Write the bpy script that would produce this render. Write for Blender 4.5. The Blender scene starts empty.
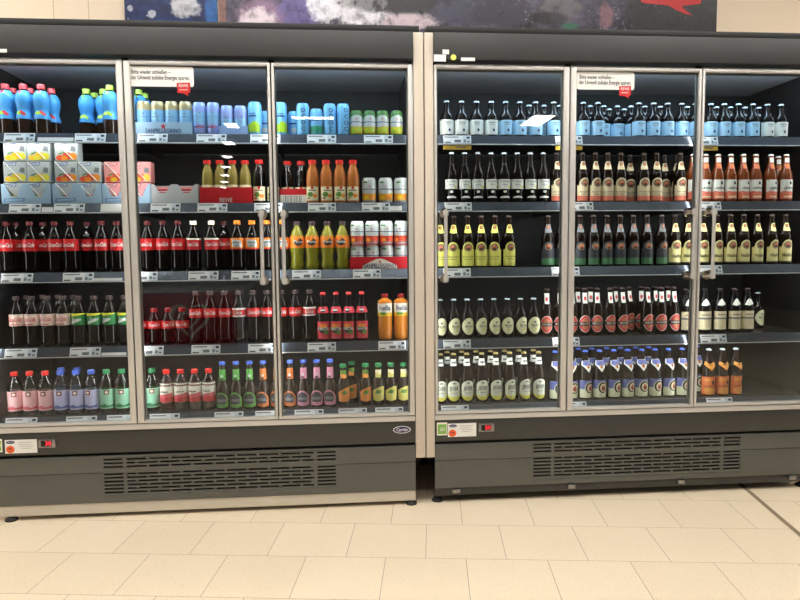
import bpy, bmesh, math, random
from mathutils import Vector, Matrix
random.seed(7)
D = bpy.data
COL = bpy.context.scene.collection
sin, cos, pi = math.sin, math.cos, math.pi

# ------------------------------------------------------------------ camera
F = 660.0
CAM = Vector((1.5576, -2.9849, 1.21))
YAW, PITCH, ROLL = 0.083742, 0.081829, -0.008647
fw = Vector((sin(YAW)*cos(PITCH), cos(YAW)*cos(PITCH), -sin(PITCH)))
r0 = Vector((cos(YAW), -sin(YAW), 0)); u0 = r0.cross(fw)
rt = cos(ROLL)*r0 + sin(ROLL)*u0
up = -sin(ROLL)*r0 + cos(ROLL)*u0

def at_y(px, py, y):
    d = fw*F + rt*(px-400) - up*(py-300)
    return CAM + d*((y-CAM.y)/d.y)
def at_z(px, py, z):
    d = fw*F + rt*(px-400) - up*(py-300)
    return CAM + d*((z-CAM.z)/d.z)

cd = D.cameras.new('camera'); co = D.objects.new('camera', cd); COL.objects.link(co)
cd.sensor_width = 36; cd.lens = F/800*36; cd.clip_start = 0.05; cd.clip_end = 200
M = Matrix((rt, up, -fw)).transposed().to_4x4(); M.translation = CAM
co.matrix_world = M
SC = bpy.context.scene
SC.camera = co
SC.view_settings.view_transform = 'Standard'; SC.view_settings.look = 'None'
SC.view_settings.gamma = 1; SC.view_settings.use_curve_mapping = False
SC.view_settings.exposure = 0.0

# ------------------------------------------------------------------ materials
def s2l(c):
    return tuple((x/12.92 if x <= .04045 else ((x+.055)/1.055)**2.4) for x in (v/255 for v in c))
MATS = {}
def mat(name, rgb, rough=.5, metal=0, spec=.5, emit=0, noise=0, nscale=40, coat=0):
    m = D.materials.new(name); m.use_nodes = True
    nt = m.node_tree; b = nt.nodes['Principled BSDF']
    c = s2l(rgb)+(1,)
    b.inputs['Base Color'].default_value = c
    b.inputs['Roughness'].default_value = rough
    b.inputs['Metallic'].default_value = metal
    b.inputs['Specular IOR Level'].default_value = spec
    if coat: b.inputs['Coat Weight'].default_value = coat
    if emit:
        b.inputs['Emission Color'].default_value = c
        b.inputs['Emission Strength'].default_value = emit
    if noise:
        tc = nt.nodes.new('ShaderNodeTexCoord'); n = nt.nodes.new('ShaderNodeTexNoise')
        n.inputs['Scale'].default_value = nscale; n.inputs['Detail'].default_value = 4
        nt.links.new(tc.outputs['Object'], n.inputs['Vector'])
        mp = nt.nodes.new('ShaderNodeMapRange')
        mp.inputs['To Min'].default_value = 1-noise; mp.inputs['To Max'].default_value = 1+noise
        nt.links.new(n.outputs['Fac'], mp.inputs['Value'])
        mx = nt.nodes.new('ShaderNodeVectorMath'); mx.operation = 'SCALE'
        mx.inputs[0].default_value = c[:3]
        nt.links.new(mp.outputs['Result'], mx.inputs['Scale'])
        nt.links.new(mx.outputs['Vector'], b.inputs['Base Color'])
    MATS[name] = m
    return name
def clear(name, tint, gloss=1.0, rough=0.0):
    m = D.materials.new(name); m.use_nodes = True; nt = m.node_tree
    nt.nodes.remove(nt.nodes['Principled BSDF']); out = nt.nodes['Material Output']
    t = nt.nodes.new('ShaderNodeBsdfTransparent'); t.inputs['Color'].default_value = s2l(tint)+(1,)
    g = nt.nodes.new('ShaderNodeBsdfGlossy'); g.inputs['Roughness'].default_value = rough
    f = nt.nodes.new('ShaderNodeFresnel'); f.inputs['IOR'].default_value = 1.5
    k = nt.nodes.new('ShaderNodeMath'); k.operation = 'MULTIPLY'; k.use_clamp = True; k.inputs[1].default_value = gloss
    mx = nt.nodes.new('ShaderNodeMixShader')
    nt.links.new(f.outputs[0], k.inputs[0]); nt.links.new(k.outputs[0], mx.inputs[0])
    nt.links.new(t.outputs[0], mx.inputs[1]); nt.links.new(g.outputs[0], mx.inputs[2])
    nt.links.new(mx.outputs[0], out.inputs[0])
    MATS[name] = m
    return name

for a in [
    ('panel_grey', (64, 65, 66), .45, .4, .5, 0, .04, 60), ('dark_grey', (66, 66, 64), .4, .3, .5, 0, .04, 60),
    ('kick_grey', (98, 99, 96), .36, .45, .5, 0, .05, 50), ('black', (8, 8, 8), .5), ('slot_black', (10, 10, 10), .8),
    ('alu', (204, 202, 199), .32, .35, .5, 0, .03, 90), ('alu_dark', (140, 138, 134), .35, .6), ('chrome', (215, 210, 204), .16, 1),
    ('cream_panel', (206, 196, 182), .5, 0, .4, 0, .02, 20), ('trim_silver', (205, 200, 190), .35, .5),
    ('lining', (36, 37, 39), .45, .2, .5), ('lining_back', (26, 27, 29), .5, 0, .4), ('ceil_lining', (205, 210, 220), .5),
    ('shelf_grey', (30, 31, 33), .4, .3), ('rail_grey', (84, 92, 104), .25, .4),
    ('white', (236, 236, 234), .45), ('paper', (248, 250, 252), .6), ('offwhite', (240, 236, 222), .55), ('ink', (40, 42, 48), .6), ('ink_grey', (120, 124, 130), .6),
    ('tag_blue', (216, 226, 234), .6), ('yellow_tag', (240, 200, 80), .6),
    ('red', (206, 32, 38), .4), ('red_cap', (212, 40, 34), .35), ('dark_red', (140, 22, 26), .4), ('cola_red', (200, 28, 32), .4),
    ('freezer_red', (170, 16, 34), .4), ('cap_maroon', (78, 20, 22), .4), ('cola', (12, 7, 6), .08, 0, .3), ('cola_clear', (20, 16, 15), .1, 0, .3), ('brown_glass', (22, 12, 7), .08, 0, .3), ('amber_glass', (120, 58, 20), .1, 0, .6),
    ('black_glass', (14, 12, 14), .08, 0, .3), ('tea', (44, 26, 16), .1, 0, .6),
    ('sleeve_blue', (84, 166, 226), .25), ('lime_cap', (190, 222, 80), .35), ('coral_cap', (226, 72, 74), .35), ('green', (70, 150, 70), .45), ('lime', (166, 204, 40), .4),
    ('can_blue', (150, 200, 236), .28, .2), ('can_lav', (158, 176, 232), .28, .2), ('can_white', (206, 214, 214), .28, .2), ('gold', (206, 186, 140), .3, .4), ('silver', (205, 208, 212), .22, .9),
    ('can_teal', (60, 160, 120), .3), ('can_sky', (120, 190, 236), .3, .1), ('navy', (34, 48, 104), .4), ('can_yellow', (222, 206, 60), .35), ('can_orange', (232, 164, 40), .35), ('can_red', (206, 66, 46), .35), ('can_green', (70, 120, 60), .4),
    ('tray_blue', (166, 196, 220), .7, 0, .3), ('tray_lav', (150, 178, 224), .7, 0, .3), ('tray_grey', (196, 200, 202), .7, 0, .3), ('tray_red', (200, 30, 40), .6, 0, .3),
    ('carton_grey', (186, 196, 198), .5), ('carton_pink', (236, 160, 160), .5), ('fruit_yellow', (240, 196, 30), .5), ('fruit_red', (230, 84, 50), .5), ('fruit_orange', (244, 150, 40), .5), ('leaf', (90, 140, 50), .5), ('logo_blue', (60, 100, 170), .5), ('logo_red', (200, 50, 60), .5),
    ('smoothie', (146, 130, 60), .2), ('juice', (182, 108, 46), .2), ('cream_label', (244, 234, 194), .6), ('orange_label', (238, 132, 36), .5), ('fanta_liquid', (132, 130, 34), .12), ('label_green', (40, 130, 70), .5), ('label_yellow', (226, 220, 60), .5),
    ('light_label', (234, 210, 198), .55), ('pink_label', (222, 96, 108), .5), ('fanta_red', (230, 62, 80), .5), ('orange_liquid', (214, 130, 44), .15), ('lid_dark', (60, 46, 44), .5),
    ('cap_blue', (70, 100, 200), .35), ('cap_green', (40, 130, 80), .35), ('water_pink', (246, 192, 196), .55), ('water_lilac', (200, 200, 238), .55), ('water_green', (150, 210, 180), .55), ('cherry_drink', (150, 40, 50), .3),
    ('mate_green', (96, 170, 80), .5), ('mate_orange', (226, 128, 66), .5), ('mate_pink', (226, 150, 176), .5), ('charcoal', (54, 56, 66), .5), ('smoothie_orange', (226, 140, 62), .5), ('smoothie_yellow', (216, 204, 110), .5), ('dark_plastic', (40, 30, 24), .15),
    ('beer_blue', (172, 216, 246), .55), ('beer_white', (240, 244, 238), .55), ('beer_cream', (240, 226, 188), .55), ('salmon', (240, 130, 104), .55), ('beer_yellow', (238, 236, 120), .55), ('beer_green', (70, 120, 80), .55), ('pale_yellow', (244, 234, 166), .55),
    ('ring_dark', (48, 40, 34), .5), ('portrait', (206, 130, 96), .5), ('monk_brown', (96, 54, 40), .5), ('oval_cream', (244, 244, 200), .55), ('oval_red', (222, 74, 80), .55), ('jever_white', (232, 236, 216), .55), ('jever_yellow', (232, 224, 90), .55), ('franz_blue', (96, 106, 176), .55), ('franz_cream', (226, 230, 196), .55), ('schof_orange', (230, 120, 60), .55), ('schof_amber', (236, 160, 70), .5),
    ('cap_white', (214, 226, 236), .3, .3), ('cap_gold', (206, 190, 120), .3, .6), ('dot_yellow', (236, 230, 110), .5), ('sticker_green', (130, 180, 90), .5), ('sticker_orange', (236, 96, 40), .5), ('badge_navy', (38, 34, 92), .35),
    ('steel', (150, 150, 150), .3, .9), ('rubber', (16, 16, 16), .6)]:
    mat(*a)
mat('digit_red', (255, 40, 60), .5, emit=.9)
clear('pane_glass', (243, 246, 246), .85)
clear('water_clear', (222, 230, 232), 2.2, .03)
clear('dark_clear', (120, 110, 100), 2.2, .03)
clear('green_clear', (130, 200, 160), 2.2, .03)
clear('cherry_clear', (210, 120, 120), 2.2, .03)

# ------------------------------------------------------------------ mesh builder
_tc = {}
def text_tris(s, size, shear=0):
    k = (s, size, shear)
    if k in _tc: return _tc[k]
    c = D.curves.new('t', 'FONT'); c.body = s; c.size = size; c.shear = shear; c.resolution_u = 2; c.offset = (.009 if size < .0175 else .015)*size
    c.align_x = 'CENTER'; c.align_y = 'CENTER'
    o = D.objects.new('t', c); COL.objects.link(o)
    me = o.to_mesh(); me.calc_loop_triangles()
    v = [(p.co.x, p.co.y) for p in me.vertices]; t = [tuple(x.vertices) for x in me.loop_triangles]
    o.to_mesh_clear(); D.objects.remove(o); D.curves.remove(c)
    _tc[k] = (v, t)
    return v, t

class MB:
    def __init__(s): s.v = []; s.f = []; s.m = []; s.mats = []
    def mi(s, m):
        if m not in s.mats: s.mats.append(m)
        return s.mats.index(m)
    def face(s, idx, m): s.f.append(tuple(idx)); s.m.append(s.mi(m))
    def poly(s, pts, m):
        b = len(s.v); s.v += [tuple(p) for p in pts]; s.face(range(b, b+len(pts)), m)
    def box(s, x0, x1, y0, y1, z0, z1, m):
        b = len(s.v)
        s.v += [(x, y, z) for z in (z0, z1) for y in (y0, y1) for x in (x0, x1)]
        for q in ((0,2,3,1),(4,5,7,6),(0,1,5,4),(2,6,7,3),(0,4,6,2),(1,3,7,5)): s.face([b+i for i in q], m)
    def lathe(s, prof, m, n=20, c=(0,0,0)):
        b = len(s.v)
        for r, z in prof:
            for i in range(n):
                a = 2*pi*i/n; s.v.append((c[0]+r*cos(a), c[1]+r*sin(a), c[2]+z))
        for j in range(len(prof)-1):
            for i in range(n):
                k = (i+1) % n
                s.face((b+j*n+i, b+j*n+k, b+(j+1)*n+k, b+(j+1)*n+i), m[j] if isinstance(m, list) else m)
        for j, rev in ((0, 1), (len(prof)-1, 0)):
            if prof[j][0] > 1e-6:
                ring = [b+j*n+i for i in range(n)]
                s.face(ring[::-1] if rev else ring, (m[min(j, len(m)-1)] if isinstance(m, list) else m))
    def tube(s, p0, p1, r, m, n=14):
        p0, p1 = Vector(p0), Vector(p1); d = (p1-p0).normalized()
        a = d.orthogonal().normalized(); e = d.cross(a); b = len(s.v)
        for p in (p0, p1):
            for i in range(n): s.v.append(tuple(p+a*r*cos(2*pi*i/n)+e*r*sin(2*pi*i/n)))
        for i in range(n):
            k = (i+1) % n; s.face((b+i, b+k, b+n+k, b+n+i), m)
        s.face([b+i for i in range(n)][::-1], m); s.face([b+n+i for i in range(n)], m)
    # decals: put(x, z) -> 3D point
    def star(s, pts, put, m, rings=3):
        cx = sum(p[0] for p in pts)/len(pts); cz = sum(p[1] for p in pts)/len(pts)
        n = len(pts); b = len(s.v); s.v.append(put(cx, cz))
        for k in range(1, rings+1):
            for x, z in pts: s.v.append(put(cx+(x-cx)*k/rings, cz+(z-cz)*k/rings))
        for i in range(n): s.face((b, b+1+i, b+1+(i+1) % n), m)
        for k in range(rings-1):
            for i in range(n):
                j = (i+1) % n; o = b+1+k*n
                s.face((o+i, o+n+i, o+n+j, o+j), m)
    def text(s, t, put, cx, cz, size, m, shear=0, width=None):
        v, tr = text_tris(t, size, shear)
        k = 1
        if width:
            w = max(p[0] for p in v)-min(p[0] for p in v); k = width/w
        b = len(s.v); s.v += [put(cx+x*k, cz+y) for x, y in v]
        for q in tr: s.face([b+i for i in q], m)
    def vtext(s, t, put, cx, cz, size, m, step):
        for i, ch in enumerate(t): s.text(ch, put, cx, cz-(i-(len(t)-1)/2)*step, size, m)
    def mesh(s, name, bevel=0, ang=35, fix=True):
        me = D.meshes.new(name); me.from_pydata(s.v, [], s.f)
        for m in s.mats: me.materials.append(MATS[m])
        for p, i in zip(me.polygons, s.m): p.material_index = i; p.use_smooth = True
        if bevel or fix:
            bm = bmesh.new(); bm.from_mesh(me)
            if bevel: bmesh.ops.bevel(bm, geom=bm.edges[:], offset=bevel, segments=2, affect='EDGES', profile=.6, clamp_overlap=True)
            if fix: bmesh.ops.recalc_face_normals(bm, faces=bm.faces[:])
            bm.to_mesh(me); bm.free()
        me.set_sharp_from_angle(angle=math.radians(ang))
        return me
    def build(s, name, parent=None, bevel=0, ang=35, fix=True, label=None):
        o = D.objects.new(name, s.mesh(name, bevel, ang, fix)); COL.objects.link(o)
        if parent: o.parent = parent
        if label: o['label'] = label
        return o

def tag(o, label, cat, group=None, kind=None):
    o['label'] = label; o['category'] = cat
    if group: o['group'] = group
    if kind: o['kind'] = kind
    return o
def empty(name, loc=(0, 0, 0)):
    o = D.objects.new(name, None); COL.objects.link(o); o.location = loc; o.empty_display_size = .05
    return o
def struct(o): o['kind'] = 'structure'; return o
def bx(name, parent, m, *b, bevel=.002, label=None):
    q = MB(); q.box(*b, m); return q.build(name, parent, bevel, label=label)

# ------------------------------------------------------------------ product parts
def rad(prof, z):
    for (ra, za), (rb, zb) in zip(prof, prof[1:]):
        if za <= z <= zb and zb > za: return ra+(rb-ra)*(z-za)/(zb-za)
    return prof[-1][0]
def wrap(prof, off):
    def put(x, z):
        r = max(rad(prof, z), .004); t = x/r
        a = math.asin(t) if abs(t) < .92 else math.copysign(1.168+min(abs(t)-.92, .6)*2.2, t)
        return ((r+off)*sin(a), -(r+off)*cos(a), z)
    return put
def flat(y, sx=1): return lambda x, z: (x*sx, y, z)
def ell(cx, cz, rx, rz, n=22): return [(cx+rx*cos(2*pi*i/n), cz+rz*sin(2*pi*i/n)) for i in range(n)]
def rect(x0, x1, z0, z1, k=6):
    return ([(x0+(x1-x0)*i/k, z0) for i in range(k)]+[(x1, z0+(z1-z0)*i/3) for i in range(3)] +
            [(x1-(x1-x0)*i/k, z1) for i in range(k)]+[(x0, z1-(z1-z0)*i/3) for i in range(3)])
def arch(w, z0, zs, z1, n=12):   # rectangle with a rounded top
    return [(-w/2+w*i/8, z0) for i in range(9)]+[(w/2, (z0+zs)/2)]+[(w/2*cos(pi*i/n), zs+(z1-zs)*sin(pi*i/n)) for i in range(n+1)]+[(-w/2, (z0+zs)/2)]
def crest(w, z0, zs, z1, rw, n=12):   # full-width label whose shoulders rise into a round top
    return [(-w/2+w*i/8, z0) for i in range(9)]+[(w/2, (z0+zs)/2), (w/2, zs), (w*.4, zs+.004)]+[(rw*cos(pi*i/n), zs+.012+(z1-zs-.012)*sin(pi*i/n)) for i in range(n+1)]+[(-w*.4, zs+.004), (-w/2, zs), (-w/2, (z0+zs)/2)]
def star5(cx, cz, r): return [(cx+(r if i % 2 == 0 else r*.42)*sin(pi*i/5), cz+(r if i % 2 == 0 else r*.42)*cos(pi*i/5)) for i in range(10)]
def stad(cx, z0, z1, w, n=8):
    r = w/2
    return [(cx+r*cos(pi*i/n), z1-r+r*sin(pi*i/n)) for i in range(n+1)]+[(cx-r*cos(pi*i/n), z0+r-r*sin(pi*i/n)) for i in range(n+1)]
def bandof(prof, z0, z1, off, k=4):
    return [(rad(prof, z0+(z1-z0)*i/k)+off, z0+(z1-z0)*i/k) for i in range(k+1)]
class Lab(MB):   # label lying on a body of revolution
    def __init__(s, prof): super().__init__(); s.p = prof
    def band(s, z0, z1, m, off=.0004, k=4):
        b = len(s.v); n = 28; pr = bandof(s.p, z0, z1, off, k)
        for r, z in pr:
            for i in range(n): a = 2*pi*i/n; s.v.append((r*sin(a), -r*cos(a), z))
        for j in range(k):
            for i in range(n): q = (i+1) % n; s.face((b+j*n+i, b+j*n+q, b+(j+1)*n+q, b+(j+1)*n+i), m)
    def shape(s, pts, m, lv=1, rings=3):
        d = []
        for (xa, za), (xb, zb) in zip(pts, pts[1:]+pts[:1]):
            n = max(1, int(math.hypot(xb-xa, zb-za)/.006+.5))
            d += [(xa+(xb-xa)*i/n, za+(zb-za)*i/n) for i in range(n)]
        w = max(p[0] for p in pts)-min(p[0] for p in pts)
        pts = d; rings = max(rings, 5 if w > .04 else rings)
        s.star(pts, wrap(s.p, .0004*lv+.0004), m, rings)
    def txt(s, t, z, size, m, lv=3, x=0, shear=0, width=None): s.text(t, wrap(s.p, .0004*lv+.0006), x, z, size, m, shear, width)
    def done(s, name, parent): return s.build(name, parent, fix=False, ang=40)

def scrib(L, cx, cz, w, h, m, lv):   # writing too small to read
    n = 7
    for i in range(n):
        x = cx-w/2+w*(i+.5)/n; k = (.5, .9, .6, 1, .55, .8, .6)[i]
        L.shape([(x-w*.052, cz-h/2), (x+w*.045, cz-h/2), (x+w*.06, cz-h/2+h*k), (x-w*.04, cz-h/2+h*k)], m, lv, 1)
def longneck(H, R):
    return [(0, .003), (R*.8, .001), (R*.94, 0), (R, .006), (R, .54*H), (R*.97, .58*H), (R*.86, .625*H), (R*.66, .69*H), (R*.5, .76*H), (R*.43, .84*H), (R*.4, .93*H), (R*.46, .94*H), (R*.46, .962*H), (R*.38, .966*H), (0, .97*H)]
def stubby(H, R):
    return [(0, .003), (R*.8, .001), (R*.94, 0), (R, .006), (R, .53*H), (R*.95, .58*H), (R*.75, .66*H), (R*.52, .74*H), (R*.4, .82*H), (R*.38, .9*H), (R*.44, .91*H), (R*.44, .95*H), (R*.34, .955*H), (0, .96*H)]
def pet(H, R, waist=.93):
    return [(0, .004), (R*.6, .001), (R*.85, 0), (R*.98, .05*H), (R, .1*H), (R*waist, .25*H), (R*.97, .38*H), (R, .42*H), (R, .63*H), (R*.95, .68*H), (R*.74, .77*H), (R*.48, .86*H), (R*.37, .9*H), (R*.37, .97*H), (0, .972*H)]
def crown(H, r=.0132):
    return [(0, H*.945), (r, H*.945), (r*1.03, H*.952), (r*.94, H*.985), (r*.7, H*.998), (0, H)]
def screw(H, r, h): return [(0, H-h), (r, H-h), (r, H-.002), (r*.9, H), (0, H)]
def lathe_part(name, parent, prof, m, n=20):
    q = MB(); q.lathe(prof, m, n); return q.build(name, parent)

KINDS = {}
def kind(key, name, desc, cat, R):
    e = empty(name); KINDS[key] = dict(root=e, desc=desc, cat=cat, R=R, n=0)
    return e

# --- shapes of the drinks -------------------------------------------------
def hourglass(key, desc, cap, mark, mark2):
    e = kind(key, 'drink_bottle', desc, 'bottle', .0364)
    H = .222
    pr = [(0, .003), (.028, 0), (.033, .006), (.033, .066), (.034, .074), (.031, .088), (.0262, .104), (.0305, .124), (.0355, .15), (.033, .172), (.022, .192), (.0125, .2), (.0125, .215), (0, .216)]
    lathe_part('body', e, pr, 'tea')
    L = Lab(pr); L.band(.068, .192, 'sleeve_blue', .0006, 14)
    L.shape(ell(-.006, .094, .016, .008), mark2, 2); L.shape([(-.004, .098), (.018, .08), (.024, .088), (.004, .106)], mark, 3)
    L.shape(ell(0, .186, .007, .006), mark, 2)
    L.done('sleeve', e)
    lathe_part('cap', e, [(0, .2), (.0165, .2), (.0165, .218), (.015, H), (0, H)], cap)
hourglass('iso_red', 'blue-sleeved drink bottle with coral cap', 'coral_cap', 'red', 'lime')
hourglass('iso_lime', 'blue-sleeved drink bottle with lime cap', 'lime_cap', 'lime', 'lime_cap')

def can(key, desc, H, R, zones, deco, group=None):
    e = kind(key, 'drink_can', desc, 'can', R)
    pr = [(0, .006), (R*.75, .003), (R*.8, 0), (R*.97, .008), (R, .014), (R, H-.016), (R*.93, H-.008), (R*.84, H-.003), (R*.84, H)]
    lathe_part('body', e, pr, zones[-1][2])
    L = Lab(pr)
    for z0, z1, m in zones: L.band(z0*H, z1*H, m, .0003, 2)
    deco(L, H, R)
    L.done('print', e)
    q = MB(); q.lathe([(R*.84, H), (R*.8, H+.001), (R*.76, H-.002), (0, H-.002)], 'silver'); q.box(-.006, .006, -.014, .008, H-.002, H-.0005, 'silver')
    q.build('lid', e)
def d_gold(L, H, R):
    L.shape(star5(0, .62*H, .004), 'navy', 2, 2); scrib(L, 0, .53*H, .034, .005, 'ink_grey', 2); L.shape(rect(-.02, .02, .42*H, .425*H), 'logo_blue', 2)
can('can_gold', 'slim pale blue can with gold top', .146, .029, [(.1, .74, 'can_blue'), (.74, .9, 'gold')], d_gold)
def d_lav(L, H, R):
    L.shape(star5(0, .68*H, .004), 'navy', 2, 2); L.shape(rect(-.022, .022, .55*H, .556*H), 'navy', 2); scrib(L, 0, .27*H, .036, .012, 'logo_red', 2); L.shape(ell(-.02, .25*H, .003, .003), 'ink', 2)
can('can_lav', 'tall lavender can with red script', .146, .029, [(.1, .34, 'can_lav'), (.34, .7, 'can_blue'), (.7, .9, 'can_lav')], d_lav)
def d_lav2(L, H, R): L.shape(star5(0, .6*H, .004), 'navy', 2, 2); L.shape(rect(-.02, .02, .46*H, .467*H), 'ink_grey', 2)
can('can_lavs', 'lavender-topped can in lavender tray', .13, .029, [(.08, .55, 'can_blue'), (.55, .9, 'can_lav')], d_lav2)
can('can_lemon', 'pale blue can with lime green foot', .15, .031, [(.08, .92, 'can_sky')], lambda L, H, R: (L.shape(rect(-.028, .028, .1*H, .34*H), 'lime', 2), L.shape(ell(.008, .34*H, .016, .012), 'lime', 2), L.shape(rect(-.018, .018, .56*H, .6*H), 'navy', 2), L.shape(rect(-.014, .014, .64*H, .66*H), 'navy', 2)))
can('can_coco', 'tall pale blue can with upright letters', .146, .029, [(.08, .92, 'can_sky')], lambda L, H, R: [L.txt(c, H*(.78-.19*i), .026, 'navy', 2, x=.008) for i, c in enumerate('OCOC')])
can('can_bluegreen', 'short sky blue can with green foot', .122, .029, [(.08, .36, 'can_teal'), (.36, .92, 'can_sky')], lambda L, H, R: L.shape(rect(-.018, .018, .55*H, .6*H), 'navy', 2))
can('can_sky', 'short plain sky blue can', .122, .029, [(.08, .92, 'can_sky')], lambda L, H, R: (L.shape(rect(-.016, .016, .5*H, .56*H), 'navy', 2), L.shape(ell(.004, .28*H, .015, .012), 'can_white', 2)))
def d_sp(fruit, fruit2):
    def d(L, H, R):
        w = R*1.25
        L.shape([(-w, .38*H), (0, .36*H), (w, .38*H), (w*.9, .6*H)]+[(w*.86*cos(pi*i/8), .62*H+.2*H*sin(pi*i/8)) for i in range(9)]+[(-w*.9, .6*H)], 'can_white', 2)
        L.shape(rect(-w*.9, w*.9, .53*H, .56*H), 'navy', 3); L.shape(star5(0, .66*H, .005), 'red', 3, 2)
        L.shape(ell(R*.35, .24*H, R*.38, R*.34), fruit2, 3); L.shape(ell(-R*.5, .2*H, R*.3, R*.28), fruit, 3); L.shape(ell(-R*.6, .82*H, R*.3, R*.12), 'can_green', 3)
    return d
can('sp_green', 'small green and yellow lemonade can', .116, .0285, [(.1, .42, 'can_yellow'), (.42, .68, 'can_blue'), (.68, .9, 'can_green')], d_sp('lime', 'lime_cap'))
can('sp_orange', 'orange lemonade can with white arch', .116, .0325, [(.1, .5, 'can_orange'), (.5, .9, 'can_white')], d_sp('fruit_yellow', 'fruit_orange'))
can('sp_red', 'red orange lemonade can with white arch', .108, .0315, [(.1, .5, 'can_red'), (.5, .9, 'can_white')], d_sp('fruit_orange', 'fruit_red'))

def carton(key, desc, base, f1, f2, logo):
    e = kind(key, 'juice_carton', desc, 'carton', .05)
    q = MB(); q.box(-.049, .049, -.032, .032, 0, .0905, base); q.build('box', e, .002)
    L = MB(); p = lambda k: flat(-.0322-.0003*k)
    L.star([(-.042, .07), (.004, .074), (.01, .088), (-.036, .084)], p(1), logo, 1); L.star([(-.038, .073), (.001, .0765), (.005, .085), (-.034, .081)], p(2), 'white', 1); L.star([(-.03, .0765), (-.004, .079), (-.003, .082), (-.029, .0795)], p(3), logo, 1)
    L.star(ell(-.026, .014, .018, .012), p(1), f1, 1); L.star(ell(.004, .022, .02, .017), p(1), f1, 1); L.star(ell(.03, .02, .015, .016), p(2), f2, 1); L.star(ell(-.008, .012, .014, .01), p(3), f2, 1)
    L.star([(-.034, .026), (-.012, .034), (-.008, .04), (-.03, .034)], p(2), 'leaf', 1); L.star([(.018, .045), (.04, .04), (.042, .062), (.024, .066)], p(1), 'ink_grey', 1)
    L.build('print', e, fix=False)
    s = MB(); s.tube((-.045, -.035, .088), (.03, -.035, .006), .0022, 'white', 8); s.build('straw', e)
carton('carton_yellow', 'grey juice carton with yellow fruit', 'carton_grey', 'fruit_yellow', 'label_yellow', 'logo_blue')
carton('carton_red', 'grey juice carton with red fruit', 'carton_grey', 'fruit_red', 'fruit_orange', 'logo_blue')
carton('carton_pink', 'pink juice carton with orange fruit', 'carton_pink', 'fruit_red', 'fruit_yellow', 'logo_red')

def cola(key, name, desc, H, R, liquid, cap, z0, z1, lab, waist=.93, capr=.0155, cat='bottle', prof=None):
    e = kind(key, name, desc, cat, R); pr = prof(H, R) if prof else pet(H, R, waist)
    lathe_part('body', e, pr, liquid, 22)
    L = Lab(pr); lab(L, z0*H, z1*H); L.done('label', e)
    lathe_part('cap', e, screw(H, capr, .018), cap)
def l_cola(L, a, b): L.band(a, b, 'cola_red'); L.txt('Coca-Cola', (a+b)/2, .026, 'white', 2, shear=.35, width=.05)
def l_colagold(L, a, b): L.band(a, b, 'cola_red'); L.band(b-.007, b, 'offwhite', .0007); L.txt('Coca-Cola', (a+b)/2-.002, .024, 'white', 2, shear=.35, width=.05)
def l_light(L, a, b): L.band(a, b, 'light_label'); L.txt('Coca-Cola', (a+b)/2+.002, .027, 'cola_red', 2, shear=.35, width=.05); L.shape(rect(-.02, .02, a+.004, a+.008), 'logo_red', 2)
def l_mix(L, a, b): L.band(a, b, 'cola_red'); L.band(a+.005, b, 'orange_label', .0006); L.shape([(-.02, a+.012), (.022, a+.01), (.018, b-.012), (-.022, b-.006)], 'can_white', 2); L.txt('mezzo', (a+b)/2+.006, .018, 'charcoal', 3, width=.034); L.txt('mix', (a+b)/2-.008, .016, 'charcoal', 3, width=.02)
def l_fanta(L, a, b): L.band(a, b, 'orange_label'); L.shape(ell(0, (a+b)/2, .02, .017), 'ink', 2); L.shape(ell(-.008, (a+b)/2+.012, .012, .009), 'orange_label', 3); L.txt('Fanta', (a+b)/2, .017, 'white', 4, width=.038)
def l_sprite(L, a, b):
    L.band(a, b, 'label_green'); L.shape([(-.03, b-.001), (-.03, b-.014), (.004, b-.012), (.03, b-.006), (.03, b-.001)], 'label_yellow', 2); L.shape([(-.024, a+.004), (-.024, a+.016), (.01, a+.03), (.012, a+.018)], 'white', 3)
    L.txt('Sprite', (a+b)/2, .02, 'white', 4, shear=.2, width=.036)
cola('cola', 'cola_bottle', 'cola bottle with red label', .228, .0325, 'cola', 'cap_maroon', .42, .65, l_cola)
cola('cola_gold', 'cola_bottle', 'cola bottle with cream-edged red label', .228, .0325, 'cola', 'offwhite', .42, .65, l_colagold)
cola('cola_light', 'cola_bottle', 'cola bottle with pale beige label', .228, .0325, 'cola_clear', 'lid_dark', .42, .65, l_light)
cola('cola_mix', 'cola_mix_bottle', 'cola mix bottle with orange label', .228, .0325, 'cola', 'orange_label', .42, .65, l_mix)
cola('orange_soda', 'orange_soda_bottle', 'orange soda bottle with yellow-green liquid', .222, .033, 'fanta_liquid', 'lid_dark', .45, .7, l_fanta, .82)
cola('lemon_soda', 'lemon_soda_bottle', 'lemon soda bottle with green and yellow label', .226, .0325, 'cola_clear', 'lid_dark', .42, .66, l_sprite)
cola('cola_small', 'cola_bottle', 'small cola bottle with low red label', .165, .03, 'cola', 'dark_red', .44, .65, lambda L, a, b: (L.band(a, b, 'cola_red'), L.txt('Coca-Cola', (a+b)/2, .022, 'white', 2, shear=.35, width=.046)))
cola('cola_tall', 'cola_bottle', 'taller cola bottle with high red label', .24, .031, 'cola', 'lid_dark', .5, .67, l_cola)
cola('cola_tallwhite', 'cola_bottle', 'taller cola bottle with white-edged red label', .24, .031, 'cola', 'lid_dark', .5, .67, lambda L, a, b: (L.band(a, b, 'cola_red'), L.band(b-.008, b, 'white', .0007), L.band(a, a+.007, 'white', .0007), L.txt('Coca', (a+b)/2, .024, 'white', 2, shear=.3, width=.036)))
def l_hella(L, a, b): L.band(a, b, 'offwhite'); L.band(a, a+.016, 'fruit_yellow', .0007); L.txt('hella', b-.022, .034, 'navy', 3, width=.048); L.shape(ell(-.008, a+.012, .015, .007), 'leaf', 2)
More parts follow.
